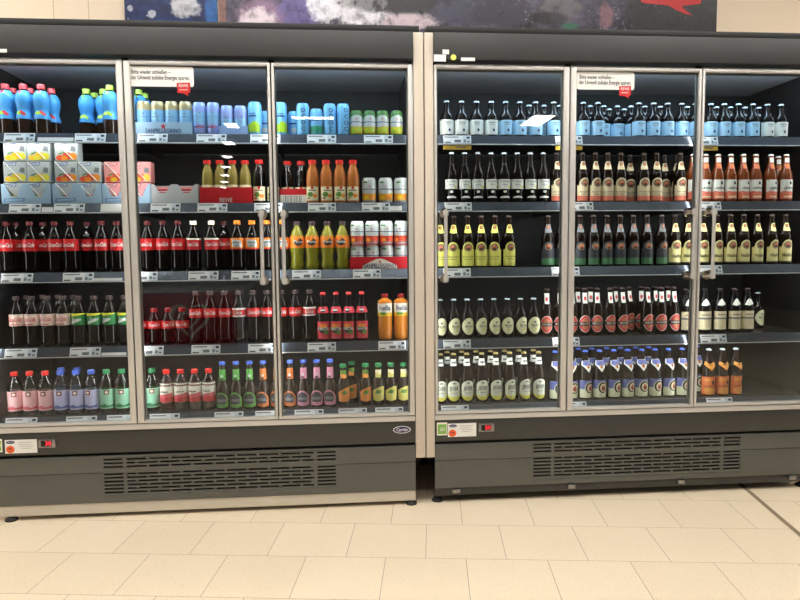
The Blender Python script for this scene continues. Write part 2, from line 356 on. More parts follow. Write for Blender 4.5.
cola('hella', 'lemonade_bottle', 'orange lemonade bottle with white label', .215, .0335, 'orange_liquid', 'dark_red', .52, .8, l_hella, 1.0, prof=lambda H, R: [(0, .004), (R*.6, .001), (R*.85, 0), (R*.98, .05*H), (R, .1*H), (R, .83*H), (R*.93, .855*H), (R*.6, .885*H), (R*.4, .91*H), (R*.37, .97*H), (0, .972*H)])
def l_water(c, c2):
    def f(L, a, b):
        L.band(a, b, c, .0005, 3); L.shape(rect(-.011, .011, b-.024, b-.004), 'dark_red', 2); L.shape(ell(0, b-.014, .007, .006), 'offwhite', 3)
        L.shape([(-.03, a+.014), (-.01, a+.024), (.012, a+.012), (.03, a+.02), (.03, a+.008), (-.03, a+.006)], c2, 2)
    return f
H_W = .197
cola('water_red', 'water_bottle', 'clear water bottle with red cap', H_W, .0325, 'water_clear', 'red_cap', .1, .56, l_water('water_pink', 'pink_label'), .97)
cola('water_blue', 'water_bottle', 'clear water bottle with blue cap', H_W, .0325, 'water_clear', 'cap_blue', .1, .56, l_water('water_lilac', 'franz_blue'), .97)
cola('water_green', 'water_bottle', 'green water bottle with green cap', H_W, .0325, 'green_clear', 'cap_green', .1, .56, l_water('water_green', 'cap_green'), .97)
def l_cherry(L, a, b):
    L.band(a, b, 'offwhite', .0005); L.band(a, a+.024, 'logo_red', .0008); L.shape([(-.03, a+.02), (.03, a+.024), (.03, a+.044), (-.03, a+.03)], 'pink_label', 3)
    scrib(L, 0, a+.05, .036, .009, 'ink', 4); L.shape(ell(-.02, b-.008, .004, .004), 'ink', 4)
cola('cherry', 'cherry_drink_bottle', 'cherry drink bottle with red cap', .19, .0305, 'cherry_clear', 'red_cap', .22, .68, l_cherry, 1.0)

def glassb(key, name, desc, H, R, glass, cap, deco, shape=longneck, capr=.0132, capp=None, n=22, cat='bottle'):
    e = kind(key, name, desc, cat, R); pr = shape(H, R)
    lathe_part('body', e, pr, glass, n)
    deco(e, pr, H, R)
    lathe_part('cap', e, capp(H) if capp else crown(H, capr), cap, 21)
def euro(H, R):
    return [(0, .003), (R*.8, .001), (R*.94, 0), (R, .006), (R, .55*H), (R*.97, .6*H), (R*.88, .66*H), (R*.73, .72*H), (R*.57, .78*H), (R*.48, .85*H), (R*.43, .93*H), (R*.46, .94*H), (R*.46, .962*H), (R*.38, .966*H), (0, .97*H)]
def mateshape(H, R): return [(0, .003), (R*.8, .001), (R*.94, 0), (R, .006), (R, .4*H), (R*.95, .45*H), (R*.75, .52*H), (R*.57, .58*H), (R*.5, .64*H), (R*.47, .84*H), (R*.44, .86*H), (R*.44, .95*H), (0, .952*H)]
def mate(c):
    def d(e, pr, H, R):
        L = Lab(pr); L.shape(arch(.056, .04*H, .2*H, .365*H), c, 1, 4); L.shape(ell(0, .2*H, .0235, .029), 'charcoal', 2)
        L.shape(rect(-.022, .022, .16*H, .22*H), 'ink_grey', 3); L.shape(ell(.004, .3*H, .012, .005), 'ink', 3); L.shape(rect(-.018, .018, .08*H, .11*H), c, 3); L.done('label', e)
        L = Lab(pr); L.band(.61*H, .84*H, c, .0006, 6); L.shape(rect(-.008, .008, .62*H, .655*H), 'charcoal', 2); L.shape(ell(.002, .7*H, .006, .007), 'can_white', 2); L.done('neck_label', e)
    return d
for k, c, w in (('mate_green', 'mate_green', 'green'), ('mate_orange', 'mate_orange', 'orange'), ('mate_pink', 'mate_pink', 'pink')):
    glassb(k, 'iced_tea_bottle', f'dark bottle with blue cap and {w} label', .222, .0298, 'dark_plastic', 'cap_blue', mate(c), mateshape, capp=lambda H: screw(H, .0145, .014))
def smooth(c, c2):
    def d(e, pr, H, R):
        L = Lab(pr); L.shape([(-.024, .12*H), (0, .1*H), (.024, .12*H), (.027, .3*H), (.026, .46*H), (.01, .45*H), (-.012, .4*H), (-.026, .34*H)], c, 1, 4); L.shape([(-.014, .3*H), (.006, .28*H), (.018, .36*H), (-.004, .38*H)], 'leaf', 2); scrib(L, 0, .31*H, .026, .008, 'cap_green', 3)
        L.done('label', e)
        L = Lab(pr); L.shape(rect(-.013, .013, .67*H, .85*H), c, 1); L.shape([(-.013, .78*H), (.013, .74*H), (.013, .85*H), (-.013, .85*H)], c2, 2); L.done('neck_label', e)
    return d
glassb('smo_orange', 'smoothie_bottle', 'dark bottle with green cap and orange label', .198, .0285, 'dark_plastic', 'cap_green', smooth('smoothie_orange', 'leaf'), capp=lambda H: screw(H, .0155, .016))
glassb('smo_yellow', 'smoothie_bottle', 'dark bottle with green cap and yellow label', .198, .0285, 'dark_plastic', 'cap_green', smooth('smoothie_yellow', 'cream_label'), capp=lambda H: screw(H, .0155, .016))
def juiceshape(H, R): return [(0, .003), (R*.85, 0), (R, .006), (R, .52*H), (R*.97, .6*H), (R*.9, .7*H), (R*.72, .79*H), (R*.55, .85*H), (R*.52, .95*H), (0, .952*H)]
def d_juice(e, pr, H, R):
    L = Lab(pr); L.shape(rect(-.026, .026, .06*H, .38*H), 'cream_label', 1, 4); L.shape(ell(.002, .35*H, .007, .006), 'red', 2); L.shape(ell(-.008, .2*H, .012, .012), 'leaf', 2); L.shape(ell(.012, .17*H, .01, .009), 'fruit_orange', 3); L.shape(rect(-.016, .018, .28*H, .31*H), 'ink_grey', 2); L.shape(rect(-.02, -.008, .1*H, .13*H), 'dark_red', 2); L.done('label', e)
glassb('juice', 'juice_bottle', 'apricot juice bottle with red cap', .198, .0295, 'juice', 'red_cap', d_juice, juiceshape, capp=lambda H: screw(H, .0185, .018))
glassb('darkjuice', 'juice_bottle', 'dark juice bottle with red cap and cream label', .198, .0295, 'dark_clear', 'red_cap', d_juice, juiceshape, capp=lambda H: screw(H, .0185, .018))
glassb('greenjuice', 'juice_bottle', 'green smoothie bottle with red cap', .192, .0265, 'smoothie', 'red_cap', lambda e, pr, H, R: (lambda L: (L.band(.1*H, .42*H, 'cream_label'), L.done('label', e)))(Lab(pr)), juiceshape, capp=lambda H: screw(H, .0175, .016))
def d_fred(e, pr, H, R):
    L = Lab(pr); L.shape(rect(-.0275, .0275, .04*H, .4*H), 'fanta_red', 1, 4); L.shape(ell(0, .25*H, .022, .022), 'ink', 2); L.shape(ell(0, .31*H, .018, .009), 'fruit_orange', 3); L.shape(ell(.012, .17*H, .012, .008), 'leaf', 3); L.txt('FANTA', .245*H, .022, 'white', 4, width=.046); L.shape(rect(-.02, .02, .07*H, .09*H), 'pink_label', 2); L.done('label', e)
    L = Lab(pr); L.band(.575*H, .7*H, 'fanta_red', .0006); L.shape(ell(0, .63*H, .011, .01), 'charcoal', 2); L.shape(rect(-.01, .01, .625*H, .65*H), 'white', 3); L.done('neck_label', e)
glassb('fruit_soda', 'fruit_soda_bottle', 'glass soda bottle with pink-red label', .228, .0288, 'black_glass', 'coral_cap', d_fred)

# beers
def d_stub(c):
    def d(e, pr, H, R):
        L = Lab(pr); L.shape(rect(-.034, .034, .06*H, .46*H), c, 1, 4); L.shape(rect(-.016, .016, .38*H, .4*H), 'ink_grey', 2); L.shape(rect(-.012, .012, .33*H, .345*H), 'ink_grey', 2); L.shape(ell(.006, .18*H, .005, .007), 'navy', 2); L.done('label', e)
    return d
glassb('stub_blue', 'beer_bottle', 'stubby beer bottle with pale blue label', .168, .0325, 'black_glass', 'cap_white', d_stub('beer_blue'), stubby)
glassb('stub_white', 'beer_bottle', 'stubby beer bottle with white label', .168, .0325, 'black_glass', 'cap_white', d_stub('beer_white'), stubby)
def d_corona(e, pr, H, R):
    L = Lab(pr); L.shape(rect(-.028, .028, .27*H, .46*H), 'beer_white', 1, 4); L.txt('Corona', .42*H, .014, 'navy', 2, width=.042); L.txt('Extra', .355*H, .011, 'ink_grey', 2, width=.024); L.shape(ell(.018, .31*H, .006, .005), 'label_yellow', 2)
    L.shape(ell(0, .215*H, .008, .006), 'beer_white', 1); L.shape([(-.022, .09*H), (.022, .09*H), (.02, .115*H), (.008, .13*H), (-.008, .13*H), (-.02, .115*H)], 'beer_white', 1); L.done('label', e)
glassb('corona', 'beer_bottle', 'clear-necked beer bottle with white crown label', .236, .03, 'cola_clear', 'cap_white', d_corona)
def monk(L, z, r):
    L.shape(ell(0, z, r, r), 'ring_dark', 2); L.shape(ell(0, z, r*.86, r*.86), 'beer_cream', 3); L.shape(ell(0, z, r*.78, r*.78), 'ring_dark', 4); L.shape(ell(0, z, r*.62, r*.64), 'portrait', 5); L.shape(ell(0, z-r*.28, r*.36, r*.4), 'monk_brown', 6); L.shape(ell(0, z+r*.16, r*.2, r*.24), 'salmon', 7)
def d_wheat(base, foot, neck, script=False, footh=.13, wide=.0595):
    def d(e, pr, H, R):
        L = Lab(pr); L.shape(crest(wide, .03*H, .34*H, .49*H, .0235), base, 1, 5)
        if foot: L.shape(rect(-wide/2, wide/2, .03*H, footh*H), foot, 2)
        monk(L, .385*H, .0185)
        if script: L.txt('Wei\u00dfbier', .18*H, .022, 'ring_dark', 3, shear=.3, width=.05)
        else: L.txt('PAULANER', .205*H, .009, 'ring_dark', 3, width=.046)
        L.shape(rect(-.018, .018, .155*H, .163*H), 'ring_dark', 2); L.done('label', e)
        L = Lab(pr); L.shape([(-.017, .665*H), (0, .655*H), (.017, .665*H), (.0125, .76*H), (.008, .82*H), (-.008, .82*H), (-.0125, .76*H)], neck, 1); L.shape(ell(0, .77*H, .008, .009), 'ring_dark', 2); L.shape(ell(0, .77*H, .0055, .0065), 'portrait', 3); L.done('neck_label', e)
    return d
glassb('wheat_red', 'beer_bottle', 'beer with cream portrait label and salmon foot', .236, .0298, 'brown_glass', 'lid_dark', d_wheat('beer_cream', 'salmon', 'beer_cream'))
glassb('wheat_yellow', 'beer_bottle', 'beer with yellow-green portrait label', .246, .0315, 'brown_glass', 'lid_dark', d_wheat('beer_yellow', None, 'beer_yellow'))
glassb('wheat_green', 'beer_bottle', 'beer with dark portrait label and green foot', .246, .0315, 'brown_glass', 'lid_dark', d_wheat('charcoal', 'beer_green', 'ink_grey', footh=.16))
glassb('wheat_script', 'beer_bottle', 'beer with pale yellow script portrait label', .246, .0325, 'brown_glass', 'lid_dark', d_wheat('pale_yellow', 'ring_dark', 'pale_yellow', script=True, footh=.06, wide=.0625))
def d_amber(e, pr, H, R):
    L = Lab(pr); L.shape(rect(-.03, .03, .06*H, .46*H), 'beer_white', 1, 4); L.shape(rect(-.03, .03, .06*H, .2*H), 'salmon', 2); L.shape([(-.03, .2*H), (-.02, .23*H), (-.008, .2*H), (.006, .22*H), (.02, .2*H), (.03, .215*H), (.03, .19*H), (-.03, .19*H)], 'salmon', 2); L.shape(rect(-.02, .02, .09*H, .12*H), 'cream_label', 3)
    scrib(L, 0, .29*H, .044, .01, 'ink', 3); L.shape(ell(.006, .39*H, .006, .008), 'ink', 3); L.done('label', e)
    L = Lab(pr); L.shape(rect(-.0125, .0125, .69*H, .8*H), 'salmon', 1); L.shape(ell(0, .75*H, .007, .008), 'schof_amber', 2); L.shape(rect(-.011, .011, .82*H, .92*H), 'beer_white', 1); L.done('neck_label', e)
glassb('amber', 'beer_bottle', 'amber bottle with white and salmon label', .232, .0305, 'amber_glass', 'cap_white', d_amber)
def d_gold_oval(e, pr, H, R):
    L = Lab(pr); L.shape(ell(0, .3*H, .0285, .041), 'oval_cream', 1, 5); L.txt('Becks', .305*H, .016, 'ink', 2, shear=.15, width=.034); L.shape(ell(0, .39*H, .006, .005), 'ink_grey', 2); L.shape(rect(-.002, .008, .18*H, .22*H), 'label_yellow', 2); L.shape(rect(-.012, .012, .25*H, .257*H), 'ink_grey', 2); L.done('label', e)
glassb('gold_oval', 'beer_bottle', 'dark beer with cream oval label', .186, .031, 'black_glass', 'cap_white', d_gold_oval)
def d_red_oval(e, pr, H, R):
    L = Lab(pr); L.shape(ell(0, .25*H, .0275, .042), 'offwhite', 1, 4); L.shape(ell(0, .25*H, .025, .0395), 'oval_red', 2, 4); L.shape(ell(0, .25*H, .016, .028), 'portrait', 3); L.shape(rect(-.0285, .0285, .212*H, .288*H), 'black', 4); L.txt("BECKS", .25*H, .013, 'white', 6, width=.042); L.done('label', e)
    L = Lab(pr); L.shape(rect(-.0105, .0105, .68*H, .9*H), 'beer_white', 1); L.shape(ell(0, .78*H, .006, .01), 'oval_red', 2); L.done('neck_label', e)
glassb('red_oval', 'beer_bottle', 'dark beer with red oval label', .23, .0298, 'brown_glass', 'lid_dark', d_red_oval)
def d_cream(e, pr, H, R):
    L = Lab(pr); L.shape(rect(-.031, .031, .08*H, .49*H), 'beer_cream', 1, 4); L.shape(rect(-.031, .031, .31*H, .35*H), 'ink_grey', 2); L.shape(rect(-.02, .02, .4*H, .425*H), 'ink_grey', 2); L.shape(rect(-.031, .031, .08*H, .14*H), 'cream_label', 2); L.done('label', e)
    L = Lab(pr); L.shape([(-.021, .63*H), (-.004, .61*H), (.02, .645*H), (.012, .72*H), (.003, .78*H), (-.01, .73*H)], 'beer_white', 1); L.done('neck_label', e)
glassb('cream_sq', 'beer_bottle', 'dark beer with square cream label', .218, .0325, 'black_glass', 'lid_dark', d_cream, euro)
def d_jever(e, pr, H, R):
    L = Lab(pr); L.shape(stad(0, .04*H, .455*H, .057), 'jever_white', 1, 4); L.shape([(-.0275, .12*H), (.0275, .12*H)]+[(.0275*cos(-pi*i/8), .145*H-.025*sin(pi*i/8)) for i in range(9)], 'jever_yellow', 2)
    L.txt('JEVER', .29*H, .026, 'charcoal', 3, width=.042); L.shape(rect(-.016, .016, .2*H, .208*H), 'ink_grey', 2); L.shape(ell(0, .4*H, .008, .004), 'ink_grey', 2); L.done('label', e)
    L = Lab(pr); L.band(.745*H, .885*H, 'beer_white', .0005); L.shape(rect(-.009, .009, .8*H, .825*H), 'ink', 2); L.done('neck_label', e)
glassb('jever', 'beer_bottle', 'beer with pale oblong label and yellow base', .238, .0305, 'brown_glass', 'cap_gold', d_jever)
def d_franz(e, pr, H, R):
    L = Lab(pr); L.shape(rect(-.033, .033, .03*H, .39*H), 'franz_cream', 1, 4); L.shape(rect(-.033, .033, .21*H, .39*H), 'franz_blue', 2, 4); L.shape(ell(.006, .235*H, .025, .03), 'franz_cream', 3); L.shape(ell(.006, .235*H, .022, .027), 'ring_dark', 4); L.shape(ell(.008, .23*H, .016, .02), 'beer_cream', 5); L.shape(ell(.008, .22*H, .009, .013), 'dark_red', 6); L.shape(ell(.008, .265*H, .006, .006), 'portrait', 6); L.done('label', e)
    L = Lab(pr); L.shape([(0, .555*H), (.025, .7*H), (.019, .79*H), (-.019, .79*H), (-.025, .7*H)], 'beer_white', 1); L.shape([(-.0215, .705*H), (0, .665*H), (.0215, .705*H), (.0175, .785*H), (-.0175, .785*H)], 'franz_blue', 2); L.shape(ell(0, .665*H, .0075, .0095), 'schof_amber', 3); L.shape(ell(0, .665*H, .004, .006), 'monk_brown', 4); L.done('neck_label', e)
glassb('franz', 'beer_bottle', 'beer with blue V neck and blue-cream label', .238, .033, 'brown_glass', 'cap_blue', d_franz, euro)
def d_schof(e, pr, H, R):
    L = Lab(pr); L.shape(rect(-.033, .033, .02*H, .41*H), 'schof_orange', 1, 4); L.shape(ell(0, .1*H, .026, .018), 'schof_amber', 2); L.shape(ell(.014, .28*H, .006, .012), 'ink', 3); L.txt('Sch\u00f6fferhofer', .2*H, .013, 'ring_dark', 3, shear=.2, width=.054); L.shape(ell(-.01, .34*H, .015, .008), 'schof_amber', 2); L.done('label', e)
    L = Lab(pr); L.shape([(-.0255, .66*H), (.006, .54*H), (.026, .64*H), (.022, .72*H), (-.002, .68*H), (-.02, .73*H)], 'schof_amber', 1); L.shape(rect(-.012, .01, .655*H, .67*H), 'ring_dark', 2); L.done('neck_label', e)
glassb('schof', 'beer_bottle', 'beer with orange grapefruit label', .232, .0325, 'brown_glass', 'cap_white', d_schof, euro)

# ------------------------------------------------------------------ coolers
DOOR = .625
ZD0, ZD1 = .4285, 2.012
X_RIGHT = 1.9665
SHELF = [1.714, 1.409, 1.104, .768, .4545]
HOLES = []
def cooler(x0, label, right):
    e = empty('display_cooler', (x0, 0, 0))
    tag(e, label, 'refrigerator', 'glass-door drink coolers')
    W = 3*DOOR
    # end panels with their cream front edges
    for a, b in ((-.042 if right else -.05, 0), (W, W+.047)):
        q = MB(); q.box(a+.002, b-.001, .002, .66, .225, 2.151, 'cream_panel'); q.build('end_panel', e, .002)
    for a, b in ((0, .012), (W-.012, W)): bx('side_lining', e, 'lining', a+.0005, b, .045, .62, .40, 2.03, bevel=0)
    bx('back_panel', e, 'lining_back', .001, W-.001, .62, .655, .2, 2.14, bevel=0)
    bx('canopy', e, 'ceil_lining', .001, W-.001, .07, .62, 2.03, 2.1, bevel=0)
    q = MB(); q.box(.0, W, -.018, .06, 2.031, 2.147, 'panel_grey'); q.build('header', e, .004)
    q = MB(); q.box(-.03, W+.03, .012, .655, 2.155, 2.183, 'black'); q.build('top_cap', e, .004)
    q = MB(); q.box(.02, W-.02, .045, .068, 2.012, 2.03, 'white'); q.build('led_or_fill_housing', e, .002)
    q = MB(); q.box(0, W, .002, .05, .400, .4245, 'alu'); q.build('bottom_rail', e, .003)
    q = MB(); q.box(0, W, .006, .05, .297, .399, 'dark_grey'); q.build('control_strip', e, .003)
    q = MB(); q.box(0, W, .03, .6, .27, .297, 'black'); q.build('gap_seal', e)
    # kick panel with real slots
    gx0, gx1, gz0, gz1 = (.465, 1.508, .102, .274) if not right else (.466, 1.5, .1, .276)
    zb = .07 if not right else .074
    q = MB(); m = 'kick_grey'
    q.box(0, gx0, .004, .03, zb, .2055, m); q.box(0, gx0, .006, .03, .207, .284, m)
    q.box(gx1, W, .004, .03, zb, .2055, m); q.box(gx1, W, .006, .03, .207, .284, m)
    q.box(gx0, gx1, .004, .03, zb, gz0, m); q.box(gx0, gx1, .006, .03, gz1, .284, m)
    q.build('kick_panel', e, .0015)
    q = MB(); rows = [gz1-.004-i*.0168 for i in range(10) if i != 3]
    ew = .088
    holes = []
    for i, z in enumerate(rows):
        holes.append((gx0+.004, gx0+ew, z)); holes.append((gx1-ew, gx1-.004, z))
        x = gx0+ew+.016; stop = gx1-ew-.016
        step = .098; xx = x - (step/2 if i % 2 else 0)
        while xx < stop:
            a, b = max(x, xx), min(stop, xx+step-.012)
            if b-a > .02: holes.append((a, b, z))
            xx += step
    ys = sorted({gz0, gz1} | {z for z in rows} | {z-.0085 for z in rows})
    for za, zc in zip(ys, ys[1:]):
        hs = sorted((a, b) for a, b, z in holes if abs(z-zc) < 1e-6)
        x = gx0
        for a, b in hs+[(gx1, gx1)]:
            if a > x: q.poly([(x, .005, za), (a, .005, za), (a, .005, zc), (x, .005, zc)], m); q.poly([(a, .005, za), (a, .012, za), (a, .012, zc), (a, .005, zc)], m)
            if b > a: q.poly([(a, .005, zc), (b, .005, zc), (b, .012, zc), (a, .012, zc)], m); q.poly([(a, .005, za), (a, .012, za), (b, .012, za), (b, .005, za)], m)
            x = b
    g = q.build('vent_grille', e, fix=False)
    bx('grille_backing', e, 'slot_black', gx0, gx1, .022, .03, gz0, gz1, bevel=0)
    if not right:
        q = MB(); q.box(.0, W, .008, .05, .02, .068, 'trim_silver'); q.build('base_trim', e, .002)
        bx('under_box', e, 'black', .05, W-.05, .09, .6, .03, .27, bevel=0)
    else:
        q = MB(); q.box(.0, W, .012, .05, .036, .073, 'dark_grey'); q.build('base_trim', e, .002)
        bx('under_box', e, 'black', .05, W-.05, .06, .6, .02, .27, bevel=0)
        for x in (.082, .637, 1.18, 1.75):
            q = MB(); q.box(x, x+.035, -.004, .012, .05, .07, 'steel'); q.tube((x+.012, -.006, .06), (x+.012, .002, .06), .005, 'chrome'); q.build('clip', e, .001)
    fx = [.055, W-.02] if not right else [.015, W-.03]
    for x in fx:
        for y in ((.02 if not right else .045), .58):
            q = MB(); q.lathe([(.0, 0), (.026, 0), (.027, .006), (.02, .014), (.011, .018), (.009, .04), (.009, .08), (0, .08)], 'rubber', 18, (x, y, 0)); q.build('foot', e)
    # shelves
    for i, z in enumerate(SHELF):
        q = MB()
        q.box(.014, W-.014, .07, .585 if i < 4 else .61, z-.018, z, 'shelf_grey')
        if i < 4:
            for bxp in (.02, DOOR, 2*DOOR, W-.024): q.box(bxp, bxp+.003, .1, .6, z-.05, z-.018, 'shelf_grey')
        s = q.build('shelf', e, .001)
        q = MB(); t = .012
        q.poly([(.014, .052, z-.04), (W-.014, .052, z-.04), (W-.014, .066, z+.0), (.014, .066, z+.0)], 'rail_grey')
        q.poly([(.014, .066, z), (W-.014, .066, z), (W-.014, .072, z+.001), (.014, .072, z+.001)], 'rail_grey')
        q.poly([(.014, .07, z-.044), (W-.014, .07, z-.044), (W-.014, .05, z-.044), (.014, .05, z-.044)], 'rail_grey')
        q.poly([(.014, .05, z-.044), (W-.014, .05, z-.044), (W-.014, .052, z-.04), (.014, .052, z-.04)], 'alu')
        q.build('price_rail', s, fix=False)
    for x in (DOOR, 2*DOOR): bx('mullion', e, 'black', x-.013, x+.013, .032, .046, .434, 2.03)
    # doors
    for k in range(3):
        a, b = k*DOOR+.003, (k+1)*DOOR-.003
        hr = (k == 1)
        wl, wr = (.027, .011) if hr else (.011, .026)
        if k == 2: wr = .021
        dm = MB(); T = .0165
        dm.box(a, a+wl, 0, .03, ZD0, ZD1, 'alu'); dm.box(b-wr, b, 0, .03, ZD0, ZD1, 'alu')
        dm.box(a+wl, b-wr, 0, .03, ZD1-T, ZD1, 'alu'); dm.box(a+wl, b-wr, 0, .03, ZD0, ZD0+.0125, 'alu')
        d = dm.build('door', e, .0025)
        q = MB(); q.box(a+wl, b-wr, .012, .017, ZD0+.0125, ZD1-T, 'pane_glass'); q.build('pane', d)
        q = MB()
        for xx in ((a+wl, a+wl+.006), (b-wr-.006, b-wr)): q.box(xx[0], xx[1], .018, .03, ZD0+.0125, ZD1-T, 'alu_dark')
        q.box(a+wl+.006, b-wr-.006, .018, .03, ZD1-T-.008, ZD1-T, 'alu_dark')
        q.build('spacer_bar', d)
        hx = b-.046 if hr else a+.042
        q = MB(); q.tube((hx, -.052, 1.045), (hx, -.052, 1.37), .0078, 'alu', 16)
        for z in (1.06, 1.355):
            q.tube((hx, .012, z), (hx, -.006, z), .0215, 'chrome', 24); q.tube((hx, -.006, z), (hx, -.05, z), .0085, 'chrome', 14)
            q.tube((hx, -.052, z-.012), (hx, -.052, z+.012), .0125, 'alu', 16)
        q.build('handle', d, ang=50)
        if k == 1:
            n0 = at_y(127.5 if not right else 577, 67.5 if not right else 73, .008); n1 = at_y(194 if not right else 634.5, 88 if not right else 91, .008)
            X0, X1, Z1, Z0 = n0.x-x0, n1.x-x0, n0.z+.006, n1.z+.005
            q = MB(); rr = .01; pts = []
            for cx, cz, s0 in ((X1-rr, Z1-rr, 0), (X0+rr, Z1-rr, 1), (X0+rr, Z0+rr, 2), (X1-rr, Z0+rr, 3)):
                pts += [(cx+rr*cos(pi/2*(s0+j/4)), cz+rr*sin(pi/2*(s0+j/4))) for j in range(5)]
            q.star(pts, flat(.0105), 'white', 1)
            w = X1-X0
            q.text('Bitte wieder schlie\u00dfen \u2013', flat(.0098), X0+w*.345, Z1-.023, .025, 'ink', width=w*.6)
            q.text('der Umwelt zuliebe Energie sparen.', flat(.0098), X0+w*.49, Z1-.047, .025, 'ink', width=w*.9)
            q.build('notice', d, fix=False)
            q = MB(); cx, cz = X1-.045, Z0-.004
            pp = [(cx-.028, cz+.02), (cx-.026, cz-.022), (cx+.002, cz-.024), (cx+.02, cz-.036), (cx+.016, cz-.023), (cx+.028, cz-.02), (cx+.029, cz+.022)]
            q.star(pp, flat(.0092), 'red', 1); q.text('REWE', flat(.0085), cx, cz+.008, .018, 'white', width=.04); q.text('DEIN MARKT', flat(.0085), cx, cz-.009, .009, 'white', width=.036)
            q.build('logo_bubble', d, fix=False)
    # control strip details
    q = MB()
    tx = at_y(47 if not right else 486.5, 443.5 if not right else 427.6, .0)
    x, z = tx.x-x0, tx.z
    q.box(x-.036, x+.036, -.002, .01, z-.019, z+.019, 'steel'); q.box(x-.026, x+.022, -.003, .002, z-.014, z+.014, 'black')
    th = q.build('thermostat', e, .001)
    q = MB(); q.text('38' if not right else '50', flat(-.0036), x+.006, z, .0262, 'digit_red', width=.026); q.build('digit_display', th, fix=False)
    n0 = at_y(4 if not right else 448, 440.5 if not right else 424, 0); n1 = at_y(37 if not right else 476.5, 453 if not right else 436.5, 0)
    X0, X1, Z0, Z1 = n0.x-x0, n1.x-x0, n1.z, n0.z
    q = MB(); q.star(rect(X0, X1, Z0, Z1), flat(.005), 'white', 1)
    q.star(ell(X0+.024, Z1-.011, .019, .007), flat(.0045), 'badge_navy', 1); q.text('Carrier', flat(.004), X0+.024, Z1-.011, .008, 'can_white', width=.026)
    q.star(ell(X0+.022, Z0+.018, .018, .017), flat(.0045), 'sticker_orange', 1); q.star(rect(X0+.015, X0+.029, Z0+.019, Z0+.023), flat(.004), 'ink', 1)
    for i in range(4): q.star(rect(X0+.055+.004*i, X1-.015-.01*(i % 2), Z1-.013-.009*i, Z1-.0115-.009*i), flat(.0045), 'ink_grey', 1)
    q.build('maker_label', e, fix=False)
    n0 = at_y(-7 if not right else 437, 439.5 if not right else 423, 0); n1 = at_y(2 if not right else 447.5, 452.5 if not right else 435.5, 0)
    X0, X1, Z0, Z1 = n0.x-x0, n1.x-x0, n1.z, n0.z
    q = MB(); q.star(rect(X0, X1, Z0, Z1), flat(.005), 'offwhite', 1); q.star(rect(X0+.004, X1-.004, Z0+.006, Z1-.008), flat(.0045), 'sticker_green', 1)
    q.text('GO', flat(.004), (X0+X1)/2, (Z0+Z1)/2-.002, .022, 'offwhite', width=.024, shear=.2); q.build('green_sticker', e, fix=False)
    if not right:
        n = at_y(402, 430, 0); x, z = n.x-x0, n.z
        q = MB(); q.star(ell(x, z, .041, .0175, 30), flat(.0045), 'white', 1); q.star(ell(x, z, .037, .0145, 30), flat(.004), 'badge_navy', 1); q.text('Carrier', flat(.0035), x, z, .022, 'white', width=.056, shear=.2); q.build('maker_badge', e, fix=False)
    else:
        for (a, b2, c, d2, mm, nm) in ((433.8, 54.5, 446, 61.5, 'white', 'header_sticker'), (442.5, 49.5, 449, 54.2, 'white', 'header_sticker'), (461, 57.5, 475, 61, 'white', 'header_sticker')):
            n0 = at_y(a, b2, -.019); n1 = at_y(c, d2, -.019)
            q = MB(); q.star(rect(n0.x-x0, n1.x-x0, n1.z, n0.z), flat(-.0188), mm, 1); q.build(nm, e, fix=False)
        n = at_y(453.5, 57.3, -.019); q = MB(); q.star(ell(n.x-x0, n.z, .0125, .0125), flat(-.0188), 'dot_yellow', 1); q.build('round_sticker', e, fix=False, label='round yellow sticker')
    if not right:
        n0 = at_y(-2, 48.8, -.019); n1 = at_y(7, 52.5, -.019)
        q = MB(); q.star(rect(n0.x-x0, n1.x-x0, n1.z, n0.z), flat(-.0188), 'white', 1); q.build('header_sticker', e, fix=False)
    # LED lamp under the header; side bars and shelf strips below are added fill
    for k in range(3):
        l = D.lights.new('led_or_fill_strip', 'AREA'); l.shape = 'RECTANGLE'; l.size = DOOR*.9; l.size_y = .02
        l.energy = 2.3; l.color = (.62, .82, 1)
        o = D.objects.new('led_or_fill_strip', l); COL.objects.link(o); o.parent = e
        o.location = ((k+.5)*DOOR, .055, 2.008); o.rotation_euler = (math.radians(22), 0, 0)
    for x, sg in ((.016, 1), (DOOR-.014, -1), (DOOR+.014, 1), (2*DOOR-.014, -1), (2*DOOR+.014, 1), (W-.016, -1)):  # upright side bars added only to brighten the bottle labels
        l = D.lights.new('fill_bar', 'AREA'); l.shape = 'RECTANGLE'; l.size = .012; l.size_y = 1.5
        l.energy = 1.15; l.color = (1, .98, .95)
        o = D.objects.new('fill_bar', l); COL.objects.link(o); o.parent = e
        o.location = (x, .05, 1.22)
        dv = Vector((sg*sin(math.radians(66)), cos(math.radians(66)), 0))
        o.rotation_euler = dv.to_track_quat('-Z', 'Y').to_euler()
    for z in SHELF[:4]:  # strip and housing under each shelf, added to brighten the row below
        bx('led_or_fill_housing', e, 'white', .03, W-.03, .071, .083, z-.027, z-.0185, bevel=0)
        l = D.lights.new('led_or_fill_strip', 'AREA'); l.shape = 'RECTANGLE'; l.size = W*.96; l.size_y = .012
        l.energy = 3.4 if z < 1.6 else 2.3; l.color = (1, .97, .92)
        o = D.objects.new('led_or_fill_strip', l); COL.objects.link(o); o.parent = e
        o.location = (W/2, .074, z-.0285); o.rotation_euler = (math.radians(18), 0, 0)
    return e
cooler(0, 'glass-door drinks cooler of sodas, juices and water with silver base trim', False)
cooler(X_RIGHT, 'glass-door drinks cooler full of beer bottles with dark base', True)

